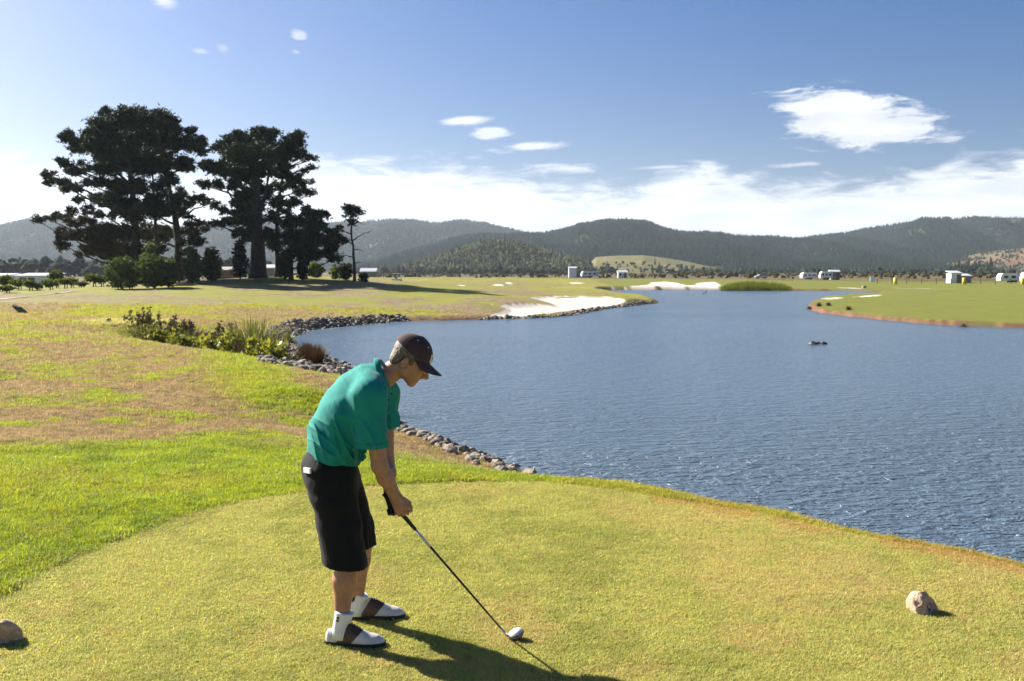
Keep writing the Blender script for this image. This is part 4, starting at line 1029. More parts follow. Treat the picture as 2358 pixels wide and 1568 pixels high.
def pine(label, trunk, pads, Y0, xc, half, r0, dens=.9, brown=(), group='tall pines on the mound', fork=(), tuft=(.24, .46)):
    """trunk: zoom points from base up"""
    tp = [Vector(at_depth(*Z4(x, y), Y0)) for x, y in trunk]; tp[0].z = min(tp[0].z, gz(tp[0].x, tp[0].y)-.2)
    base = tp[0].copy(); root = empty('pine_tree', base); tag(root, label, 'tree', group)
    P = pads_to_world(pads, Y0, xc, half)
    mb = MB(); n = len(tp)
    path = [tp[0]]
    for a, b in zip(tp[:-1], tp[1:]):
        for q in (.25, .5, .75, 1): path.append(a.lerp(b, q)+Vector((random.uniform(-.06, .06), random.uniform(-.06, .06), 0)))
    loc = [p_-base for p_ in path]; m2 = len(loc)
    mb.tube(loc, [r0*(1.25 if i == 0 else (1-.78*i/(m2-1))) for i in range(m2)], 12)
    for f in fork:
        fp = [Vector(at_depth(*Z4(x, y), Y0+random.uniform(-.8, .8)))-base for x, y in f[1:]]; mb.tube(fp, [f[0]*(1-.6*i/(len(fp)-1)) for i in range(len(fp))], 8)
    mb.build('trunk', M_BARK, root, True)
    for c, rx, ry in P:
        # the limb leaves the trunk a little below the pad
        cl = Vector(c)-base; best = min(loc, key=lambda q: abs(q.z-(cl.z-.35*(Vector((cl.x-q.x, cl.y-q.y, 0)).length)))+.0*q.z)
        if (cl-best).length > .8: lm = MB(); limb(lm, best, cl, min(.16, r0*.35), .035, random.uniform(-.03, .06)); lm.build('branch', M_BARK, root, True)
    CC = [[], []]; fill_n = len(P)
    for (c, rx, ry), pd in [z_ for z_ in zip(P, pads) if True]:                 # inner boughs between trunk and pad
        tz_ = min(tp, key=lambda q: abs(q.z-c[2])); s_ = random.uniform(.4, .75); P.append((c*s_+np.array(tz_)*(1-s_)+np.array((0, 0, -ry*.2)), rx*.55, ry*.55)); pads = pads+[pd]
    for (c, rx, ry), pd in zip(P, pads):
        area = math.pi*rx*ry; cnt = int(max(48, 118*area*dens))
        ns = max(5, int(area*2.0)); 
        # sub-clumps inside the pad give lobes and gaps
        sc = RNG.normal(size=(ns, 3)); sc /= np.linalg.norm(sc, axis=1)[:, None]; sc *= RNG.random((ns, 1))**.45
        sc = c+sc*np.array([rx, max(rx*.85, .5), ry*.9]); w = RNG.integers(0, ns, cnt)
        rr_ = np.minimum(.64, max(.33, ry*.5))
        p_ = sc[w]+RNG.normal(size=(cnt, 3))*np.array([rr_*.66, rr_*.66, rr_*.42])
        CC[1 if pd in brown else 0].append(p_)
    for nm, m_, q in (('crown', M_PINE, CC[0]), ('dead_crown', M_PINED, CC[1])):
        if q:
            q = np.vstack(q)-np.array(base); foliage(nm, q, None, RNG.uniform(tuft[0], tuft[1], len(q)), m_, root, 6, .12)
    return root
A1 = [(760, 170, 120, 80), (640, 230, 90, 75), (580, 180, 42, 45), (700, 300, 150, 85), (660, 130, 50, 40), (430, 270, 65, 45), (520, 262, 55, 45), (480, 330, 80, 40), (570, 340, 80, 50), (385, 430, 60, 32), (460, 470, 70, 36), (300, 500, 50, 24), (350, 545, 75, 32), (430, 585, 85, 30), (560, 560, 95, 36), (620, 470, 105, 55), (740, 430, 130, 80), (600, 655, 120, 38), (760, 560, 120, 60), (720, 660, 130, 45), (650, 400, 70, 40)]
A1l = [(640, 745, 80, 24), (380, 745, 85, 22), (290, 765, 70, 15), (232, 775, 35, 9), (440, 715, 40, 14), (480, 795, 105, 30), (350, 850, 60, 32), (450, 870, 100, 45), (600, 860, 120, 55), (740, 860, 110, 65), (560, 960, 105, 45), (670, 985, 100, 45), (395, 925, 60, 30), (780, 960, 70, 60), (800, 740, 90, 60)]
pine('broad dark pine with low sweeping boughs, leftmost of the big pines', [(838, 1075), (828, 850), (812, 660), (790, 420), (770, 230)], A1+A1l, 108, 640, 6.5, .55, brown=A1l[5:], fork=[(.2, (826, 760), (700, 690), (600, 690)), (.16, (815, 700), (640, 560), (470, 500)), (.15, (800, 560), (600, 380), (480, 320))])
A2 = [(900, 155, 130, 75), (1020, 195, 95, 80), (880, 290, 150, 95), (1050, 290, 105, 75), (1150, 225, 38, 30), (1165, 325, 85, 60), (880, 430, 130, 85), (1030, 420, 120, 65), (1135, 430, 70, 50), (1230, 290, 32, 30), (900, 560, 100, 55), (1040, 535, 60, 32), (1100, 620, 90, 40), (1205, 645, 60, 24), (980, 660, 105, 55), (900, 720, 120, 65), (1050, 725, 110, 34), (1260, 660, 45, 12)]
A2l = [(900, 850, 110, 60), (1050, 845, 100, 34), (1180, 830, 85, 38), (1235, 905, 42, 24), (1150, 900, 70, 28), (880, 960, 70, 50), (1230, 800, 60, 20)]
pine('tall pine with rounded top between two other big pines', [(1088, 1105), (1085, 900), (1060, 700), (1000, 430), (960, 210)], A2+A2l, 112, 1000, 6.5, .5, brown=A2l[:2], fork=[(.24, (962, 1010), (945, 760), (930, 480)), (.12, (1070, 780), (1150, 690), (1230, 650))])
B1 = [(1560, 265, 125, 50), (1650, 258, 100, 45), (1440, 305, 105, 55), (1340, 330, 65, 45), (1560, 365, 165, 75), (1400, 410, 110, 55), (1300, 440, 75, 55), (1560, 455, 140, 45), (1420, 490, 110, 36), (1330, 560, 75, 30), (1250, 560, 55, 24), (1420, 575, 65, 36), (1480, 610, 50, 50), (1560, 560, 75, 55), (1420, 685, 85, 30), (1340, 705, 55, 20), (1285, 680, 48, 11), (1540, 700, 85, 85), (1500, 785, 85, 45), (1400, 785, 65, 26), (1560, 860, 75, 50), (1460, 865, 55, 34), (1330, 790, 50, 16)]
pine('thick-trunked pine with flat broad crown right of the other big pines', [(1575, 1140), (1572, 960), (1562, 760), (1555, 500), (1570, 320)], B1, 106, 1500, 6.0, .95, fork=[(.3, (1560, 840), (1500, 690), (1470, 540)), (.22, (1560, 800), (1610, 640), (1640, 500))])
B2 = [(1780, 290, 75, 55), (1835, 258, 38, 26), (1805, 355, 55, 55), (1710, 375, 100, 75), (1700, 470, 100, 45), (1855, 400, 50, 16), (1905, 400, 40, 8), (1890, 460, 38, 12), (1850, 540, 55, 26), (1880, 612, 42, 16), (1800, 510, 55, 26), (1822, 602, 55, 20), (1760, 572, 55, 34), (1640, 600, 50, 40), (1700, 650, 75, 34), (1780, 672, 75, 34), (1640, 760, 70, 34), (1640, 870, 60, 40), (1690, 900, 60, 50)]
pine('slender pine with stepped boughs beside the thick-trunked pine', [(1688, 1135), (1692, 980), (1690, 750), (1720, 520), (1770, 310)], B2, 109, 1770, 4.0, .30)
B3 = [(1900, 730, 62, 34), (1965, 745, 36, 30), (1850, 790, 95, 42), (1745, 790, 60, 50), (1950, 820, 95, 42), (2050, 850, 52, 32), (1800, 880, 95, 50), (1920, 910, 105, 50), (2020, 950, 62, 50), (1960, 990, 80, 26), (2050, 1010, 40, 18)]
pine('low bushy pine with drooping right side at the edge of the mound', [(1776, 1145), (1772, 1000), (1778, 880), (1830, 760)], B3+[(1990, 880, 70, 40), (1870, 950, 80, 40), (2080, 900, 40, 26), (1760, 960, 60, 40)], 104, 1880, 4.0, .26, dens=1.15, fork=[(.12, (1775, 980), (1860, 900), (1960, 880))])
r_ = pine('small half-dead pine with a bare trunk and one tuft on top', [(2162, 1140), (2155, 980), (2142, 800), (2140, 700)], [(2168, 712, 40, 9), (2132, 748, 26, 8), (2192, 726, 18, 6), (2118, 702, 16, 4), (2150, 780, 14, 5)], 103, 2150, 1.2, .17, dens=.5, tuft=(.2, .38))
bs = r_.location
for (x0, y0), (x1, y1) in [((2145, 900), (2240, 850)), ((2150, 950), (2220, 965)), ((2145, 860), (2060, 830)), ((2142, 800), (2075, 735)), ((2155, 1000), (2060, 990)), ((2142, 780), (2230, 800)), ((2150, 920), (2070, 900)), ((2158, 1040), (2210, 1030)), ((2240, 850), (2270, 838)), ((2140, 730), (2100, 690))]:
    lm = MB(); limb(lm, Vector(at_depth(*Z4(x0, y0), 103))-bs, Vector(at_depth(*Z4(x1, y1), 103+random.uniform(-1.5, 1.5)))-bs, .07, .02, -.05); lm.build('dead_branch', M_BARK, r_, True)
# ---- shrubs and young trees, rounded, leaves down to the ground
def bush(name, label, cat, x, ytop, ybase, rx, Y0, m_, group, stem=False, size=(.16, .30), dens=1., stake=False, conic=0.):
    X, yb = Z4(x, ybase); c0 = at_depth(X, yb, Y0); c0.z = gz(c0.x, c0.y); k = .3776*Y0/F_
    topz = at_depth(*Z4(x, ytop), Y0).z; Hh = max(.5, topz-c0.z); rxw = rx*k
    root = empty(name, c0); tag(root, label, cat, group)
    z0 = Hh*.36 if stem else -.05
    mb = MB(); mb.tube([(0, 0, -.15), (.02, 0, Hh*.3), (0, .02, Hh*.75)], [.05+.02*Hh*.5, .045+.008*Hh, .02], 7)
    for q in range(5): limb(mb, (0, 0, Hh*(.2+.1*q)), (random.uniform(-.6, .6)*rxw, random.uniform(-.6, .6)*rxw, Hh*(.45+.1*q)), .03, .012)
    mb.build('stem', M_BARK, root, True)
    n = int(230*dens*(rxw*Hh)**.95)+50
    a = RNG.normal(size=(n, 3)); a /= (np.abs(a)**2.8).sum(1)[:, None]**(1/2.8); a *= (RNG.random((n, 1))**.3)
    lump = 1+.5*(fbm(np.arctan2(a[:, 1], a[:, 0])*1.6+x, a[:, 2]*2.4+5, 3)-.5)*2
    hz = (a[:, 2]+1)/2; taper = 1-conic*hz
    p_ = np.stack([a[:, 0]*rxw*lump*taper, a[:, 1]*rxw*lump*taper, z0+(Hh-z0)*(.04+.94*hz)*np.where(hz > .7, lump*.4+.6, 1)], 1)
    foliage('crown', p_, None, RNG.uniform(size[0], size[1], n), m_, root, 6, .26)
    if stake: MB().box((.22, .05, Hh*.22), (.06, .06, Hh*.5)).build('stake', M_POSTW, root)
    return root
bush('shrub', 'rounded olive-green shrub left of the largest dark shrub', 'shrub', 745, 1012, 1165, 88, 88, M_SHRUB, 'shrubs at the foot of the pines')
bush('shrub', 'largest dense dark shrub at the foot of the leftmost pine', 'shrub', 945, 985, 1180, 92, 88, M_SHRUB, 'shrubs at the foot of the pines')
bush('shrub', 'dark rounded shrub touching the right side of the largest shrub', 'shrub', 1028, 1015, 1180, 62, 89, M_SHRUB, 'shrubs at the foot of the pines')
bush('shrub', 'tall shrub rising behind the largest dark shrub', 'shrub', 912, 930, 1120, 52, 96, M_YOUNG, 'shrubs at the foot of the pines', conic=.3)
bush('shrub', 'upright conical shrub right of the largest shrub', 'shrub', 1172, 945, 1140, 62, 98, M_SHRUB, 'shrubs at the foot of the pines', conic=.28)
bush('shrub', 'upright conical shrub nearer the thick-trunked pine', 'shrub', 1290, 945, 1135, 62, 100, M_SHRUB, 'shrubs at the foot of the pines', conic=.28)
bush('shrub', 'narrow dark cypress-like shrub against the thick pine trunk', 'shrub', 1465, 900, 1120, 48, 104, M_PINE, 'shrubs at the foot of the pines', conic=.4)
bush('shrub', 'dark shrub between the slender and the low bushy pine', 'shrub', 1735, 960, 1130, 42, 103, M_PINE, 'shrubs at the foot of the pines', conic=.2)
bush('shrub', 'dark upright shrub under the low bushy pine', 'shrub', 1848, 985, 1130, 36, 103, M_PINE, 'shrubs at the foot of the pines', conic=.2)
bush('shrub', 'pale yellowish shrub below the drooping pine boughs', 'shrub', 1925, 1030, 1120, 44, 118, M_YOUNG, 'shrubs at the foot of the pines')
bush('shrub', 'dark round shrub just left of the half-dead pine', 'shrub', 2105, 1045, 1130, 38, 106, M_PINE, 'shrubs at the foot of the pines')
bush('shrub', 'low pale shrub left of the dark round shrub by the half-dead pine', 'shrub', 2045, 1060, 1125, 28, 108, M_YOUNG, 'shrubs at the foot of the pines')
bush('shrub', 'tiny low dark shrub right of the half-dead pine', 'shrub', 2215, 1105, 1142, 26, 103, M_PINE, 'shrubs at the foot of the pines')
yt = [(42, 1185, 1258, 40, 82, 'young tree nearest the left edge of the picture'), (30, 1115, 1215, 42, 96, 'young tree behind the one nearest the left edge'), (115, 1140, 1228, 44, 94, 'bright young tree in front of the low white building'),
      (182, 1148, 1240, 36, 86, 'young tree with a clear stem left of a white-trunked gap'), (228, 1168, 1225, 32, 92, 'small pale young tree beside the gravel track'), (306, 1140, 1228, 38, 88, 'young tree with dark stake on the turf edge'), (345, 1085, 1215, 36, 100, 'taller slim young tree behind the row'),
      (395, 1130, 1212, 34, 97, 'young tree third left of the rounded shrub'), (435, 1130, 1210, 36, 99, 'young tree second left of the rounded shrub'), (498, 1160, 1215, 36, 98, 'low young tree in the gap before the double crown'), (570, 1105, 1205, 46, 98, 'full round young tree left of the rounded shrub'), (618, 1120, 1205, 32, 99, 'young tree almost touching the rounded shrub'),
      (790, 1145, 1190, 36, 86, 'low bright young tree before the rounded shrub'), (720, 1150, 1190, 24, 87, 'smallest young tree in front of the rounded shrub')]
for x, a, b, rx, Y0, lb in yt: bush('young_tree', lb, 'tree', x, a, b, rx, Y0, M_YOUNG, 'row of young trees on the left', True, stake=True, size=(.14, .26))
# ================================================================== ROCK BANKS, PLANTS BY THE WATER, TEE STONES
def rock_mesh(seed, sub=2, squash=.7, amp=.28, name='stone'):
    r = random.Random(seed); bm = bmesh.new(); bmesh.ops.create_icosphere(bm, subdivisions=sub, radius=1)
    pl = [(Vector((r.gauss(0, 1), r.gauss(0, 1), r.gauss(0, 1))).normalized(), r.uniform(.62, .9)) for _ in range(9)]
    ph = [r.uniform(0, 6) for _ in range(6)]
    for v in bm.verts:
        c = v.co.copy()
        for n_, d in pl:
            e = c.dot(n_)-d
            if e > 0: c -= n_*e*.95
        c *= 1+amp*.25*(math.sin(c.x*5+ph[0])*math.sin(c.y*4+ph[1])+math.sin(c.z*6+ph[2])*.5)
        c.z *= squash; v.co = c
    me = bpy.data.meshes.new(name); bm.to_mesh(me); bm.free(); return me
def rock_mat(name, c1, c2, c3):
    m_ = bpy.data.materials.new(name); m_.use_nodes = True; k = NT(m_.node_tree); p = k.n['Principled BSDF']
    pos = k.new('ShaderNodeNewGeometry').outputs['Position']; oi = k.new('ShaderNodeObjectInfo').outputs['Random']
    c = k.mix(k.ss(k.noise(pos, 6, 5, .65), .35, .65), c1, c2); c = k.mix(k.m('MULTIPLY', k.ss(k.noise(pos, 22, 4, .6), .5, .7), .6), c, c3)
    vv = k.m('MULTIPLY_ADD', oi, .9, .55); c = k.mix(1., c, k.xyz(vv, vv, vv), 'MULTIPLY')
    k.link(c, p.inputs['Base Color']); p.inputs['Roughness'].default_value = .85; p.inputs['Specular IOR Level'].default_value = .25
    k.link(k.bump(k.noise(pos, 18, 5, .65), .6, .03), p.inputs['Normal']); return m_
M_ROCK = rock_mat('grey_brown_rock', (.27, .225, .17), (.14, .12, .095), (.38, .33, .26))
ROCKS = []
for i in range(10):
    me = rock_mesh(i, 2 if i < 5 else 1, random.uniform(.75, .95)); me.materials.append(M_ROCK); ROCKS.append(me)
def rock_bank(label, keep, n, size, width, below=.3, lim=280, rest=0, dens_edge=1.):
    """stones in a band along the shore where keep(x, y) holds"""
    got = []; seg = np.vstack([SHORE, SHORE[:1]]); A, B = seg[:-1], seg[1:]
    mid = (A+B)/2; q = np.array([keep(*m_) for m_ in mid]); A, B = A[q], B[q]; ln = np.linalg.norm(B-A, axis=1); tot_ = n+rest
    while len(got) < tot_:
        i = RNG.choice(len(A), p=ln/ln.sum()); s = RNG.random(); p_ = A[i]*(1-s)+B[i]*s; d = (B[i]-A[i])/ln[i]; nr = np.array((d[1], -d[0]))
        # land side: try
        o = -below+(width+below)*RNG.random()**dens_edge
        t1 = p_+nr*.3; sgn = 1 if poly_sd(SHORE, np.array([t1[0]]), np.array([t1[1]]))[0] < 0 else -1
        got.append(p_+nr*sgn*o)
    got = np.array(got); z = height(got[:, 0], got[:, 1]); z = np.maximum(z, WZ-.12)
    sz = RNG.uniform(size[0], size[1], len(got))*RNG.choice([.75, 1, 1, 1.2], len(got))
    order = np.argsort(-sz/got[:, 1]); got, z, sz = got[order], z[order], sz[order]
    c = Vector((got[:, 0].mean(), got[:, 1].mean(), WZ)); root = empty('rock_bank', c); tag(root, label, 'rocks', 'stone banks of the lake')
    for i in range(min(n, lim)):
        o = bpy.data.objects.new('stone', ROCKS[RNG.integers(0, 10)]); link(o, root); o.location = Vector((got[i][0], got[i][1], z[i]+sz[i]*RNG.uniform(-.1, .45)))-c
        o.scale = (sz[i]*RNG.uniform(.8, 1.25), sz[i]*RNG.uniform(.8, 1.25), sz[i]*RNG.uniform(.75, 1.1)); o.rotation_euler = (RNG.uniform(-.5, .5), RNG.uniform(-.5, .5), RNG.uniform(0, 6.28))
    if len(got) > min(n, lim):
        Vs = []; Fs = []; b = 0
        for i in range(min(n, lim), len(got)):
            me = ROCKS[5+i % 5]; V = np.array([v.co for v in me.vertices]); a = RNG.uniform(0, 6.28); ca, sa = math.cos(a), math.sin(a)
            V = (V*sz[i]) @ np.array([[ca, sa, 0], [-sa, ca, 0], [0, 0, 1]])+np.array([got[i][0]-c.x, got[i][1]-c.y, z[i]+sz[i]*RNG.uniform(-.1, .4)-c.z])
            Vs.append(V); Fs.append(np.array([tuple(p_.vertices) for p_ in me.polygons])+b); b += len(V)
        o = obj('small_stones', np_mesh('small_stones', np.vstack(Vs), np.vstack(Fs), [M_ROCK]), root); o['kind'] = 'stuff'
    return root
rock_bank('nearest row of boulders at the water edge right of the man', lambda x, y: -1.9 < x < .8 and 15 < y < 20.2, 230, (.07, .135), 1.05, .12)
rock_bank('line of boulders seen beside the teal sleeve at the water edge', lambda x, y: -3.6 < x < -1.7 and 18 < y < 26, 110, (.08, .15), .6, .2)
rock_bank('wide heap of grey stones behind the back of the man', lambda x, y: -7.2 < x < -3.6 and 25 < y < 38.4, 295, (.085, .15), 2.9, .3, rest=900)
rock_bank('stones below the water plants at the corner of the lake', lambda x, y: -12 < x < -7.0 and 36 < y < 48, 280, (.08, .14), 2.0, .2, rest=260)
rock_bank('stone bank along the far shore beyond the water plants', lambda x, y: -13 < x < -6.6 and 48 <= y < 66, 290, (.08, .17), 1.2, .2, rest=420)
rock_bank('stone edging below the large white bunker', lambda x, y: -2.6 < x < 15.2 and 60 < y < 103, 280, (.08, .17), .45, .1, rest=420)
# three rocks standing in the lake
for xd, yd, s_, lb in [(1872, 793, .2, 'left of three dark rocks breaking the lake surface'), (1885, 792, .16, 'middle of three dark rocks breaking the lake surface'), (1897, 792.5, .17, 'right of three dark rocks breaking the lake surface')]:
    p_ = at_z(xd, yd, WZ); o = obj('rock', rock_mesh(int(xd), 2, .7), None, p_+Vector((0, 0, s_*.12))); o.data.materials.append(mat('wet_dark_rock', (.035, .035, .032), .5, var=.3)); o.scale = (s_,)*3
    tag(o, lb, 'rock', 'rocks in the lake')
# ---- tee marker stones
def tee_stone(label, c, sx, sy, sz_, seed, rot):
    me = rock_mesh(seed, 4, 1., .22, 'tee_marker_stone')
    for v in me.vertices:
        if v.co.z < -.2: v.co.z = -.2+(v.co.z+.2)*.2
        n_ = v.co.normalized(); v.co += n_*(.05*math.sin(v.co.x*7+v.co.z*5+seed)+.03*math.sin(v.co.y*13+v.co.z*9))
    m_ = bpy.data.materials.new('sandstone'); m_.use_nodes = True; k = NT(m_.node_tree); p = k.n['Principled BSDF']; oc = k.new('ShaderNodeTexCoord').outputs['Object']
    cc = k.mix(k.ss(k.noise(oc, 2.2, 5, .6), .35, .62), (.57, .44, .31), (.42, .29, .195)); cc = k.mix(k.m('MULTIPLY', k.ss(k.noise(k.mapping(oc, (1, 1, 2.5)), 3.4, 5, .65), .52, .66), .75), cc, (.50, .24, .13)); cc = k.mix(k.m('MULTIPLY', k.ss(k.noise(oc, 4.6, 3, .5), .62, .72), .6), cc, (.12, .11, .13))
    k.link(cc, p.inputs['Base Color']); p.inputs['Roughness'].default_value = .85; k.link(k.bump(k.noise(oc, 6, 6, .65), .5, .08), p.inputs['Normal'])
    me.materials.append(m_); me.polygons.foreach_set('use_smooth', np.ones(len(me.polygons), bool))
    o = obj('tee_marker_stone', me, None, c); o.scale = (sx, sy, sz_); o.rotation_euler = (0, 0, rot); tag(o, label, 'stone', 'tee marker stones'); return o
c = at_z(2122, 1408, 0); st = tee_stone('rough tan tee marker stone with dark blue paint mark, right on the tee', c+Vector((0, .0, .012)), .096, .082, .112, 12, .3)
mb = MB()
mb.add([Vector((.12+.24*math.cos(q)*(.6+.55*abs(math.sin(q*1.5+.6))), -.98, .28+.20*math.sin(q)*(.55+.6*abs(math.cos(q*1.5))))) for q in np.linspace(0, 2*math.pi, 23)[:-1]], [tuple(range(22))])
md = mb.build('paint_mark', mat('dark_blue_paint', (.02, .05, .10), .7), st)
sw = md.modifiers.new('wrap', 'SHRINKWRAP'); sw.target = st; sw.offset = .02; sw.wrap_method = 'PROJECT'; sw.use_project_y = True; sw.use_positive_direction = True; sw.use_negative_direction = True; sw.use_project_x = False; sw.use_project_z = False
c = at_z(8, 1480, 0); tee_stone('pale tan tee marker stone cut by the left edge of the picture', c+Vector((-.02, .0, .025)), .112, .085, .098, 9, .2)
# ---- plants between the mound and the water
M_BROAD = leaf_mat('broad_green_leaf', (.085, .10, .03), (.27, .26, .08), .35, .35, (1.1, 1.15, .4))
M_REED = leaf_mat('grey_green_reed', (.08, .095, .04), (.20, .20, .09), .25)
M_BROWNG = leaf_mat('brown_sedge', (.07, .045, .027), (.15, .095, .055), .15, .8, (1, .9, .6))
M_DOCK = leaf_mat('brown_seed_stalk', (.085, .068, .045), (.20, .15, .09), .15, .8, (1, .9, .7))
def blade_plant(name, label, base, n, L, wid, spread, m_, group, cat='plant', droop=.5, part_name='leaf', fill=None):
    root = empty(name, base); tag(root, label, cat, group)
    V = []; Fs = []; tint = []
    for i in range(n):
        a = RNG.uniform(0, 6.28); e = RNG.uniform(0, spread)**1.0; d = np.array((math.cos(a)*math.sin(e), math.sin(a)*math.sin(e), math.cos(e))); s = np.array((-math.sin(a), math.cos(a), 0)); l = L*RNG.uniform(.6, 1.1); w = wid*RNG.uniform(.7, 1.2)
        p0 = np.array((RNG.normal()*.05*L, RNG.normal()*.05*L, -.05)); b = len(V); tt = RNG.random()
        if fill: p0 = p0+np.array((math.cos(a), math.sin(a), 0))*fill*RNG.random()**.5
        for q, ww in ((0, .35), (.35, 1), (.7, .8), (1, .05)):
            c = p0+d*l*q+np.array((math.cos(a), math.sin(a), 0))*droop*l*q*q*.5-np.array((0, 0, droop*l*q*q*.35)); V += [c-s*w*ww, c+s*w*ww]; tint += [tt, tt]
        Fs += [(b+2*k, b+2*k+1, b+2*k+3, b+2*k+2) for k in range(3)]
    me = np_mesh(part_name, np.array(V), np.array(Fs), [m_], True); at = me.attributes.new('tint', 'FLOAT', 'POINT'); at.data.foreach_set('value', np.array(tint, np.float32)); obj(part_name, me, root)
    return root
def G5(x, y): return (450+x*.3393)*.61406, (1180+y*.3393)*.61406
def base5(x, Y): X, _ = G5(x, 0); return on_ground(X, Y)
G_PL = 'plants along the lake corner'
seq = ['first', 'second', 'third', 'fourth', 'fifth', 'sixth', 'seventh', 'eighth', 'ninth', 'tenth', 'eleventh', 'twelfth']
def Yb(x): return float(np.interp(x, [100, 440, 800, 1200, 1600, 1800], [39.5, 36.8, 34, 31.8, 30.2, 29.4]))
M_DOCKL = leaf_mat('dark_olive_leaf', (.06, .065, .028), (.18, .165, .075), .25)
def leafy(name, label, base, rx, hh, n, m_, size, width=.3, top=None):
    root = empty(name, base); tag(root, label, 'plant', G_PL)
    mb = MB()
    for q in range(5): limb(mb, (0, 0, -.05), (random.uniform(-.6, .6)*rx, random.uniform(-.6, .6)*rx, hh*random.uniform(.6, .95)), .014, .006)
    mb.build('stems', M_DOCK, root, True)
    a = RNG.normal(size=(n, 3)); a /= np.linalg.norm(a, axis=1)[:, None]; a *= RNG.random((n, 1))**.4; lump = .65+.7*vnoise(np.arctan2(a[:, 1], a[:, 0])*2+base[0]*3, a[:, 2]*3+7)
    P_ = np.stack([a[:, 0]*rx*lump, a[:, 1]*rx*lump, hh*(.5+.5*a[:, 2])*(.55+.6*lump)], 1)
    foliage('leaves', P_, None, RNG.uniform(size*.6, size*1.25, n), m_, root, 5, width)
    if top is not None:
        k_ = RNG.integers(5, 10); T = np.vstack([np.stack([np.full(24, u1)+RNG.normal(size=24)*.03, np.full(24, u2)+RNG.normal(size=24)*.03, RNG.uniform(.62, 1.18, 24)*hh*RNG.uniform(.9, 1.25)], 1) for u1, u2 in RNG.uniform(-rx*.8, rx*.8, (k_, 2))])
        foliage('seed_heads', T, None, RNG.uniform(.05, .11, len(T)), top, root, 5, .2)
    return root
M_BRIGHT = leaf_mat('yellow_green_leaf', (.13, .15, .035), (.38, .35, .10), .38, .35, (1.1, 1.15, .4))
for i, x in enumerate([440, 590, 700, 800, 900, 1000, 1090, 1190, 1400, 1480, 1600, 1690]):
    leafy('broadleaf_plant', f'{seq[i]} from left of the broad-leaved yellow-green plants by the lake corner', base5(x, Yb(x)+random.uniform(-.3, .7)), random.uniform(.28, .5), random.uniform(.32, .58), random.randint(45, 80), (M_BROAD, M_BRIGHT)[i % 2], .19, .26)
for i, x in enumerate([180, 310, 500, 620, 740, 850, 980, 1140]):
    leafy('dock_plant', f'{seq[i]} from left of the brown seeding weeds behind the broad leaves', base5(x, Yb(x)+random.uniform(1.6, 3.4)), random.uniform(.3, .55), random.uniform(.5, .85), random.randint(60, 100), (M_DOCKL, M_REED)[i % 2], .14, .2, M_DOCK)
    blade_plant('wispy_reed', f'{seq[i]} from left of the wispy olive reeds behind the lakeside weeds', base5(x+45, Yb(x)+random.uniform(1., 2.6)), 190, random.uniform(.75, 1.15), .010, .75, (M_REED, M_BROWNG)[i % 2], G_PL, 'reed', .35, fill=.7)
    leafy('weed', f'{seq[i]} from left of the low olive weeds among the broad leaves', base5(x+60, Yb(x)+random.uniform(.6, 1.6)), random.uniform(.3, .6), random.uniform(.3, .5), random.randint(40, 70), (M_DOCKL, M_BROAD, M_REED)[i % 3], .15, .22)
blade_plant('tall_reed', 'tallest grey-green reed bush beside the lake corner', base5(1440, 32.5), 230, 1.6, .012, .55, M_REED, G_PL, droop=.25, fill=.5, part_name='stalks')
blade_plant('tall_reed', 'second grey-green reed bush, right half of the tallest clump', base5(1560, 32), 160, 1.45, .012, .5, M_REED, G_PL, droop=.2, fill=.55, part_name='stalks')
blade_plant('dry_weed', 'thin brownish weed stalks right of the tallest reed bush', base5(1690, 31.5), 90, 1.1, .014, .5, M_DOCK, G_PL, droop=.1, fill=.5, part_name='stalks')
blade_plant('dry_weed', 'brown weed tangle below the tallest reed bush', base5(1500, 30.8), 130, .8, .018, .9, M_BROWNG, G_PL, droop=.2, fill=.5, part_name='stalks')
blade_plant('sedge', 'small dark brown sedge tuft among the broad leaves', base5(1320, 31.2), 260, .55, .012, 1.2, M_BROWNG, G_PL, 'grass', .25)
blade_plant('sedge', 'large rounded brown sedge standing at the water edge', base5(2060, 33), 1500, .72, .010, 1.75, M_BROWNG, G_PL, 'grass', .20)
blade_plant('sedge', 'upright brown sedge below the large rounded one', base5(2165, 29.5), 520, .75, .012, .62, M_BROWNG, G_PL, 'grass', .2)
blade_plant('sedge', 'dry sedge beside the stones on the far corner of the lake', base5(1840, 46), 160, .6, .02, .8, M_BROWNG, G_PL, 'grass', .2)
blade_plant('sedge', 'green grass hummock at the very corner of the lake', base5(1840, 42), 420, .62, .03, 1.4, M_BROAD, G_PL, 'grass', .3)
for i, (x, Y) in enumerate([(1830, 31.5), (1780, 32.5), (1920, 31)]): blade_plant('sapling', f'{seq[i]} from right of the bright yellow sprigs above the stone heap', base5([1930, 1850, 1770][i], Y), 22, .42, .045, 1.0, M_BROAD, G_PL)
blade_plant('dry_reed', 'orange dry grass tuft at the edge of the teal sleeve', on_ground(905, 22.3), 26, .75, .006, .5, leaf_mat('orange_dry_stalk', (.30, .13, .05), (.42, .22, .09), .2), None, 'grass', .3)
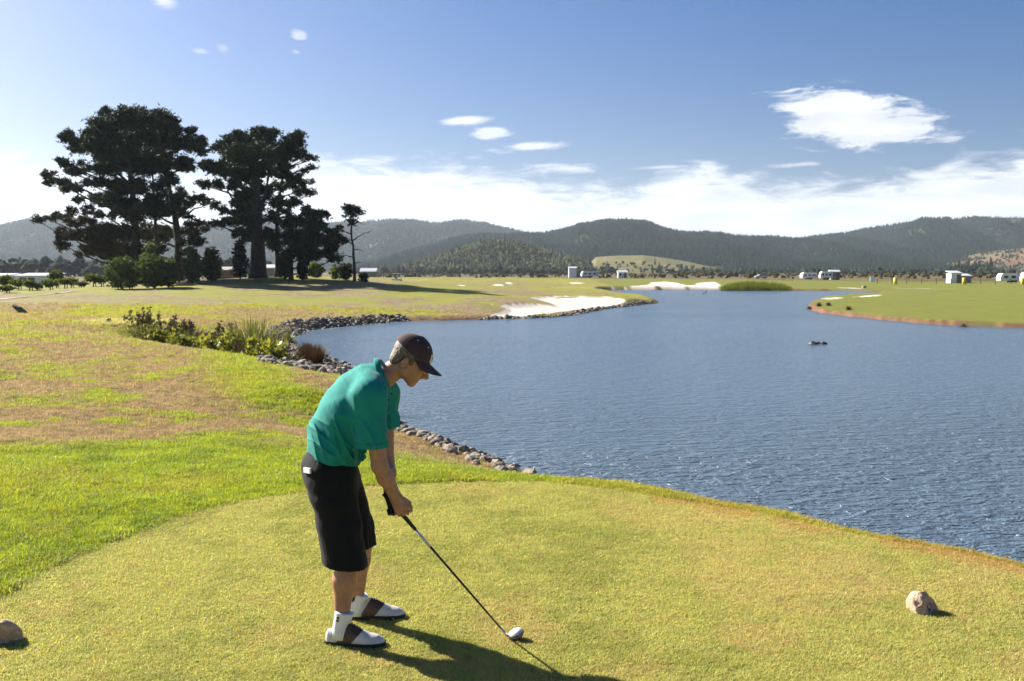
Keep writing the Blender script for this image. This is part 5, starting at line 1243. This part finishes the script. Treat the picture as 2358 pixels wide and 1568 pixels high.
# reeds across the lake
rb = empty('reed_bed', on_ground(1735, 172)); tag(rb, 'rounded green reed bed on the far shore right of the far bunker', 'reeds')
V = []; Fs = []; tint = []
for i in range(2600):
    u_ = RNG.uniform(-1, 1); xd = 1742+u_*82; Y = 170+RNG.uniform(-2.5, 5); p_ = ray(xd, 660); X = p_.x/p_.y*Y; zz = max(gz(X, Y), WZ) if i % 8 == 0 else -1.2
    hh = 1.6*math.sqrt(max(.02, 1-min(1, abs((u_+.22)/(.8 if u_ < -.22 else 1.25)))**2))*RNG.uniform(.45, 1.12); b = len(V); dx_ = RNG.normal()*.15; w = .06
    V += [(X-w-rb.location.x, Y-rb.location.y, zz-rb.location.z), (X+w-rb.location.x, Y-rb.location.y, zz-rb.location.z), (X+dx_-rb.location.x, Y-rb.location.y+RNG.normal()*.1, zz+hh-rb.location.z)]; Fs.append((b, b+1, b+2)); tint += [RNG.random()]*3
me = np_mesh('reed_stems', np.array(V), np.array(Fs), [leaf_mat('green_reed', (.08, .10, .02), (.20, .20, .05), .3)]); at = me.attributes.new('tint', 'FLOAT', 'POINT'); at.data.foreach_set('value', np.array(tint, np.float32)); o = obj('reed_stems', me, rb); o['kind'] = 'stuff'
# tufts and clods along the clay bank on the right
for i, (xd, yd, s_, lb) in enumerate([(1866, 697, .5, 'brown clod at the left tip of the clay bank'), (1888, 699, .45, 'second brown clod near the tip of the clay bank'), (1910, 698, .4, 'third brown clod near the tip of the clay bank'), (1956, 706, .4, 'low brown clod halfway along the near clay bank'), (2225, 735, .48, 'largest brown clump on the clay bank at right'), (2090, 730, .3, 'small brown clump on the middle of the clay bank')]):
    p_ = at_z(xd, yd+8, -1.05); blade_plant('grass_clump', lb, (p_.x, p_.y+.2, gz(p_.x, p_.y+.3)), 160, s_*1.1, .02, 1.3, M_BROWNG, 'clumps on the clay bank', 'grass', .3)
# ================================================================== SMALL THINGS ACROSS THE LAKE
M_WPAINT = mat('white_painted_metal', (.74, .74, .72), .45, var=.06); M_ROOFG = mat('pale_roof_sheet', (.50, .52, .54), .4, var=.06)
M_GLASS = mat('dark_window_glass', (.02, .025, .03), .12, var=.1); M_TIMB = mat('brown_timber', (.20, .14, .09), .8, var=.25); M_GREYW = mat('grey_cladding', (.24, .22, .20), .8, var=.15)
M_YEL = mat('yellow_plastic', (.68, .50, .02), .45, var=.08); M_TYRE = mat('tyre_rubber', (.015, .015, .015), .8); M_SILV = mat('silver_paint', (.42, .43, .45), .3, .4, var=.05); M_POST = mat('dark_fence_post', (.05, .042, .035), .85)
def g_at(xd, Y, dz=0): p_ = on_ground(xd, Y); p_.z += dz; return p_
def house(label, xd, Y, w, d, h, roof='mono', door=True, group=None, wm_=M_WPAINT, rm=M_ROOFG, rz=0., cat='building', name='building', wins=1):
    r = empty(name, g_at(xd, Y, -.05), rz); tag(r, label, cat, group)
    MB().box((0, 0, h/2), (w, d, h)).build('wall', wm_, r)
    mb = MB(); o = .18
    if roof == 'mono': mb.add([(-w/2-o, -d/2-o, h+.02), (w/2+o, -d/2-o, h+.02), (w/2+o, d/2+o, h+.5), (-w/2-o, d/2+o, h+.5), (-w/2-o, -d/2-o, h+.16), (w/2+o, -d/2-o, h+.16), (w/2+o, d/2+o, h+.64), (-w/2-o, d/2+o, h+.64)], [(3, 2, 1, 0), (4, 5, 6, 7), (0, 1, 5, 4), (1, 2, 6, 5), (2, 3, 7, 6), (3, 0, 4, 7)])
    elif roof == 'side': mb.add([(-w/2-o, -d/2-o, h+.7), (w/2+o, -d/2-o, h+.02), (w/2+o, d/2+o, h+.02), (-w/2-o, d/2+o, h+.7), (-w/2-o, -d/2-o, h+.84), (w/2+o, -d/2-o, h+.16), (w/2+o, d/2+o, h+.16), (-w/2-o, d/2+o, h+.84)], [(3, 2, 1, 0), (4, 5, 6, 7), (0, 1, 5, 4), (1, 2, 6, 5), (2, 3, 7, 6), (3, 0, 4, 7)])
    else: mb.add([(-w/2-o, -d/2-o, h), (w/2+o, -d/2-o, h), (w/2+o, d/2+o, h), (-w/2-o, d/2+o, h), (-w/2-o, 0, h+w*.22), (w/2+o, 0, h+w*.22)], [(3, 2, 1, 0), (0, 1, 5, 4), (2, 3, 4, 5), (1, 2, 5), (3, 0, 4)])
    mb.build('roof', rm, r)
    if door: MB().box((w*.25, -d/2-.02, .98), (.9, .06, 1.96)).build('door', M_TIMB, r)
    for i in range(wins): q = MB().box((-w*.25+i*w*.22*(1 if i % 2 else -1)*(i > 0), -d/2-.025, h*.6), (min(1.2, w*.2), .06, .8)).build('window', M_GLASS, r)
    return r
def caravan(label, xd, Y, L, h, rz, group='caravans across the lake'):
    r = empty('caravan', g_at(xd, Y), rz); tag(r, label, 'caravan', group); w = 2.2; prof = [(-L/2, .5), (-L/2-.1, 1.2), (-L/2+.25, h-.25), (-L/2+.6, h), (L/2-.5, h), (L/2-.1, h-.3), (L/2, 1.2), (L/2-.15, .5)]
    V = [(x, y, z) for y in (-w/2, w/2) for x, z in prof]; n = len(prof); MB().add(V, [tuple(range(n)), tuple(range(2*n-1, n-1, -1))]+[(i, i+n, (i+1) % n+n, (i+1) % n) for i in range(n)]).build('body', M_WPAINT, r)
    for x in np.linspace(-L*.3, L*.25, 3): MB().box((x, -w/2-.02, h*.62), (L*.16, .05, .6)).build('window', M_GLASS, r)
    MB().box((L*.4, -w/2-.02, h*.5), (.6, .05, h*.66)).build('door', M_SILV, r)
    for s_ in (-1, 1):
        for x in (-.35, .4): MB().tube([(x, s_*(w/2-.12), .32), (x, s_*(w/2+.06), .32)], .32, 14).build('wheel', M_TYRE, r)
    MB().tube([(L/2, 0, .5), (L/2+1.0, 0, .45)], .06, 6).build('drawbar', M_SILV, r)
    return r
house('small white shed with sloping roof and a long grey wing across the course', 1318, 380, 2.9, 4, 3.6, 'mono', False, 'sheds across the lake', wins=0)
house('long low grey building with pale lean roof right of the white shed', 1341, 384, 6.2, 5, 2.3, 'side', True, 'sheds across the lake', M_GREYW, wins=2)
caravan('white caravan with its flat roof showing right of the white shed', 1358, 350, 6.0, 2.3, .1)
house('small white hut with grey lean-to in the middle distance', 1433, 360, 3.4, 3, 2.1, 'gable', True, 'sheds across the lake')
house('white kiosk with flat white roof and timber door on the right shore', 2196, 225, 2.3, 2.6, 2.2, 'mono', True, 'sheds across the lake', wins=0)
house('grey lean-to with posts behind the white kiosk', 2216, 236, 3.0, 2.6, 1.6, 'mono', False, 'sheds across the lake', M_GREYW, wins=1)
caravan('left one of the two white caravans right of the reed bed', 1862, 300, 4.6, 2.15, .05)
caravan('white caravan beside the grey hut right of the reed bed', 1902, 290, 3.6, 2.4, -.1)
house('small dark-windowed grey hut touching the right caravan', 1920, 293, 2.6, 2.6, 2.4, 'gable', True, 'sheds across the lake', M_GREYW)
caravan('long white caravan at the right edge of the picture', 2330, 245, 6.6, 2.3, .0)
caravan('caravan cut off by the right edge of the picture', 2378, 232, 5., 2.6, .1)
house('low white building with long pale roof among trees at far left', 92, 190, 7.0, 6, 1.5, 'mono', False, 'sheds across the lake', wins=2)
house('white shed at the very left edge behind the young trees', 8, 230, 5.0, 6, 1.7, 'mono', False, 'sheds across the lake')
house('brown timber hut half hidden behind the pine trunks', 526, 150, 4.5, 4, 1.7, 'mono', True, 'sheds across the lake', M_TIMB, M_GREYW)
house('pale grey hut right of the thick pine trunk', 621, 150, 2.6, 4, 2.0, 'mono', False, 'sheds across the lake', M_GREYW)
house('small grey cabin right of the half-dead pine', 850, 260, 4., 4, 1.8, 'gable', False, 'sheds across the lake', M_GREYW)
def sedan(label, xd, Y, rz, m_):
    r = empty('parked_car', g_at(xd, Y), rz); tag(r, label, 'car', 'vehicles across the lake'); pr = [(-2.1, .4), (-2.15, .85), (-1.3, 1.0), (-.75, 1.42), (.75, 1.42), (1.3, .98), (2.1, .85), (2.15, .4)]
    n = len(pr); V = [(x, y*(.86 if z > 1.2 else 1), z) for y in (-.85, .85) for x, z in pr]; MB().add(V, [tuple(range(n)), tuple(range(2*n-1, n-1, -1))]+[(i, i+n, (i+1) % n+n, (i+1) % n) for i in range(n)]).build('body', m_, r)
    MB().box((0, -.80, 1.17), (1.7, .1, .32)).build('side_window', M_GLASS, r)
    for x in (-1.3, 1.3):
        for s_ in (-1, 1): MB().tube([(x, s_*.7, .32), (x, s_*.88, .32)], .32, 14).build('wheel', M_TYRE, r)
    return r
sedan('silver car parked right of the reed bed', 1752, 340, .2, M_SILV)
# silver sign or utility on the left fairway edge
r = empty('golf_cart', g_at(914, 200), .1); tag(r, 'small white golf cart with a flat roof beyond the shaded mound', 'golf cart')
MB().box((0, 0, .55), (2.2, 1.1, .55), None, 0, .94).build('body', M_WPAINT, r); MB().box((.1, 0, 1.9), (1.7, 1.15, .10)).build('roof', M_WPAINT, r)
for x in (-.7, .85):
    for s_ in (-1, 1): MB().tube([(x, s_*.5, .8), (x*.95, s_*.5, 1.86)], .025, 6).build('post', M_SILV, r); MB().tube([(x, s_*.45, .25), (x, s_*.62, .25)], .25, 12).build('wheel', M_TYRE, r)
MB().box((-.1, 0, 1.05), (.5, 1.0, .5)).build('seat', M_GREYW, r)
# yellow course markers
for xd, lb in [(2062, 'yellow barrel marker left of the white kiosk'), (2220, 'yellow barrel marker right of the white kiosk'), (2355, 'yellow barrel marker at the right edge of the picture')]:
    r = empty('barrel_marker', g_at(xd, 205)); tag(r, lb, 'marker', 'yellow course markers'); mb = MB(); mb.lathe([(.30, 0), (.36, .05), (.36, .55), (.38, .6), (.36, .65), (.36, 1.25), (.30, 1.3)], 14); mb.build('drum', M_YEL, r, True); MB().lathe([(.2, 1.3), (.2, 1.36), (.1, 1.38)], 12).build('lid', M_YEL, r)
# white tent-like board and low stones across the water
r = empty('sandwich_board', g_at(2008, 250)); tag(r, 'small white folding board standing on the far grass', 'sign')
for s_ in (-1, 1): MB().box((0, s_*.25, .75), (1.0, .05, 1.55), Matrix.Rotation(s_*R(16), 3, 'X')).build('panel', M_WPAINT, r)
r = obj('boulder', rock_mesh(77, 2, .7), None, g_at(1990, 175, .1)); r.data.materials.append(M_ROCK); r.scale = (.55, .5, .5); tag(r, 'lone brown boulder on the far grass right of the caravans', 'rock')
# post and wire fence on the right shore
r = empty('wire_fence', g_at(2200, 215)); tag(r, 'thin post and wire fence behind the green peninsula', 'fence'); pv = None
for xd in range(2020, 2500, 34):
    p_ = g_at(xd, 214)-r.location; MB().box((p_.x, p_.y, .55), (.12, .12, 1.3)).build('post', M_POST, r)
    if pv is not None:
        for z in (.4, .75, 1.1): MB().tube([pv+Vector((0, 0, z)), p_+Vector((0, 0, z))], .012, 4).build('wire', M_POST, r)
    pv = p_
for i, (xd, yl) in enumerate([(1770, 300), (1785, 240), (695*.526/1*0+1825, 235)]): pass
# tall thin flag poles / lamp posts
for xd, Y, h_, lb in [(1824, 240, 3.2, 'thin dark pole with a box standing near the reed bed'), (2083, 300, 3.2, 'thin pole on the plain left of the white kiosk'), (675, 103, 2.6, 'white-capped post in front of the low bushy pine')]:
    r = empty('pole', g_at(xd, Y)); tag(r, lb, 'pole', 'thin poles'); MB().tube([(0, 0, -.1), (0, 0, h_)], .05, 8).build('shaft', M_POST, r); MB().box((0, 0, h_), (.28, .2, .22)).build('top_box', M_WPAINT if Y < 150 else M_POST, r)
# leaning stone sign at the left
p_ = ground_hit(48, 722); r = empty('stone_sign', p_, R(-8)); tag(r, 'dark leaning stone slab sign with a pale plaque at far left', 'sign')
me = rock_mesh(31, 3, 1., .2); me.materials.append(mat('mossy_grey_stone', (.085, .08, .055), .9, var=.4, vscale=3, bump=.6, bscale=6, bdist=.1)); o = obj('slab', me, r); o.scale = (.60, .34, .17); o.rotation_euler = (R(-38), R(30), 0); o.location = (0, 0, .16)
MB().box((.20, -.215, .20), (.26, .03, .20), Euler((R(-14), R(34), 0)).to_matrix()).build('plaque', mat('blue_grey_plaque', (.22, .24, .27), .35), r)
# tee markers of the far tee
for xd, lb in [(251, 'left of the two small dark tee markers on the pale far tee'), (393, 'right of the two small dark tee markers on the pale far tee')]:
    p_ = ground_hit(xd, 741); r = empty('tee_marker', p_); tag(r, lb, 'tee marker', 'far tee markers'); me = rock_mesh(int(xd), 2, .8); me.materials.append(mat('dark_marker_paint', (.04, .035, .03), .7)); o = obj('block', me, r); o.scale = (.13, .12, .15); o.location = (0, 0, .06)
    MB().tube([(0, 0, -.05), (0, 0, .05)], .03, 6).build('spike', M_POST, r)
# rake left in the bunker, posts along the gravel track
p_ = ground_hit(1305, 688); r = empty('bunker_rake', p_+Vector((0, 0, .05)), R(20)); tag(r, 'rake lying on the sand of the large bunker', 'rake'); MB().tube([(-1., 0, .04), (1., 0, .1)], .03, 6).build('handle', M_TIMB, r); MB().box((-1., 0, .05), (.08, .6, .06)).build('head', M_TIMB, r)
for i in range(8): MB().box((-1., -.26+.075*i, .01), (.02, .015, .08)).build('tine', M_TIMB, r)
# gravel track at far left
tr = [ground_hit(a, b) for a, b in [(-60, 693), (30, 687), (90, 681), (135, 675), (165, 672)]]
mb = MB(); V = []
for i, q in enumerate(tr):
    for s_ in (-1, 1): x_, y_ = q.x, q.y+s_*1.6; V.append((x_, y_, gz(x_, y_)+.03))
mb.add(V, [(2*i, 2*i+2, 2*i+3, 2*i+1) for i in range(len(tr)-1)]); o = mb.build('gravel_track', mat('pale_gravel', (.36, .30, .25), .95, var=.15, vscale=2)); tag(o, kind='structure')
for xd0, xd1, yy in [(1930, 1985, 663), (2060, 2140, 663.5)]:
    a, b = ground_hit(xd0, yy), ground_hit(xd1, yy+2); V = []
    for s in np.linspace(0, 1, 8):
        q = a.lerp(b, s)
        for s_ in (-1, 1): V.append((q.x, q.y+s_*1.5, gz(q.x, q.y+s_*1.5)+.04))
    o = MB().add(V, [(2*i, 2*i+2, 2*i+3, 2*i+1) for i in range(7)]).build('cart_path', mat('pale_path', (.40, .37, .33), .9)); tag(o, kind='structure')
# bird on the far water
p_ = at_z(1620, 676, WZ); r = empty('duck', p_); tag(r, 'dark duck swimming before the far bunker', 'bird')
me = rock_mesh(5, 2, .5, .05); me.materials.append(mat('dark_feathers', (.03, .028, .025), .8)); o = obj('body', me, r); o.scale = (.3, .16, .2); o.location = (0, 0, .05); MB().tube([(.3, 0, .1), (.42, 0, .3), (.5, 0, .34)], [.08, .07, .05], 8).build('head', me.materials[0], r, True); MB().tube([(.5, 0, .34), (.62, 0, .32)], [.03, .01], 6).build('bill', M_YEL, r)
# ================================================================== GRASS
M_GRASS = tint_mat('grass_blade', .55, .5, (.84, 1.18), spec=.25, tcol=(1.1, 1.1, .72))
def tuft_src(seed, n, h, w, lean, rad):
    r = random.Random(seed); V = []; Fs = []
    for i in range(n):
        a = r.uniform(0, 6.28); p0 = Vector((r.gauss(0, rad), r.gauss(0, rad), -.004)); d = Vector((math.cos(a), math.sin(a), 0)); s = Vector((-math.sin(a+r.uniform(-.6, .6)), math.cos(a), 0)); l = h*r.uniform(.55, 1.15); ln = lean*r.uniform(.2, 1.2); b = len(V)
        V += [p0-s*w, p0+s*w, p0+d*l*ln*.4+Vector((0, 0, l*.6))+s*w*.7, p0+d*l*ln*.4+Vector((0, 0, l*.6))-s*w*.7, p0+d*l*ln+Vector((0, 0, l*(1-.3*ln)))]; Fs += [(b, b+1, b+2, b+3), (b+3, b+2, b+4)]
    me = bpy.data.meshes.new('tuft'); me.from_pydata(V, [], Fs); me.materials.append(M_GRASS); return bpy.data.objects.new('tuft_source', me)
def grass(name, label, N, rmin, rmax, keep, size, src, zoff=0.):
    # even in distance: density falls with distance so that it stays even in the picture
    a = RNG.uniform(R(-30.5), R(30.5), N); u_ = RNG.random(N); r = (rmin**-.4+u_*(rmax**-.4-rmin**-.4))**(-1/.4) if rmax/rmin > 3 else np.sqrt(rmin**2+u_*(rmax**2-rmin**2))
    x, y = r*np.sin(a), r*np.cos(a); ts = np.full(N, -9.); m_ = r < 16; ts[m_] = poly_sd(TEE, x[m_], y[m_]); q = keep(x, y, x*0+9, ts); x, y, r = x[q], y[q], r[q]; q = shore_sd(x, y) > .35; x, y, r = x[q], y[q], r[q]; z, sd, ts = height(x, y, True); q = keep(x, y, sd, ts) & (sd > .35); x, y, z, sd, ts, r = x[q], y[q], z[q], sd[q], ts[q], r[q]; n = len(x)
    c, dry = masks(x, y, sd, ts)
    for b in (BUNK[0],):
        s_ = np.full(n, -9.); m_ = (y > 60); 
        if m_.any(): s_[m_] = poly_sd(np.array(b), x[m_], y[m_])
        k_ = s_ < -.1; x, y, z, c, r, dry = x[k_], y[k_], z[k_], c[k_], r[k_], dry[k_]; n = len(x)
    s = size(x, y, r, dry)*RNG.uniform(.6, 1.3, n); h_ = s*RNG.uniform(.6, 1.2, n)
    c = c*RNG.uniform(.9, 1.1, (n, 3))*1.45  # blade colour raised to offset the shade blades cast on each other
    return scatter_obj(name, np.stack([x, y, z+zoff], 1), np.stack([s, s, h_], 1), np.stack([RNG.normal(size=n)*.12, RNG.normal(size=n)*.12, RNG.uniform(0, 6.28, n)], 1), RNG.integers(0, len(src), n), c, src, label, 'grass')
TS = [tuft_src(i, 16, .016, .0013, .9, .011) for i in range(6)]
TR = [tuft_src(20+i, 18, .055, .0026, .8, .028) for i in range(6)]
grass('mown_turf', 'short mown turf of the tee under the man', 330000, 4.0, 10.2, lambda x, y, sd, ts: ts > -.02, lambda x, y, r, d: 1.0+.05*r, TS)
grass('rough_grass', 'longer green and straw grass around the tee and down the slope', 360000, 5.0, 72, lambda x, y, sd, ts: (ts < .0) & (x < 14), lambda x, y, r, d: (.75+.055*np.maximum(np.minimum(r, 45)-8, 0))*(1-.3*d)*(.7+.6*vnoise(x*3.5, y*3.5)), TR)
# ================================================================== AIR
hz_ = bpy.data.materials.new('haze_air'); hz_.use_nodes = True; k = NT(hz_.node_tree); k.n.remove(k.n['Principled BSDF'])
pv_ = k.new('ShaderNodeVolumePrincipled'); pv_.inputs['Color'].default_value = (.72, .86, 1, 1); pv_.inputs['Density'].default_value = .000075; pv_.inputs['Anisotropy'].default_value = .25
k.link(pv_.outputs[0], k.n['Material Output'].inputs['Volume'])
hb = MB().box((0, 500, 205), (13000, 12000, 416)).build('haze', hz_); tag(hb, 'thin bluish haze hanging over the course and hills', 'haze', kind='stuff')
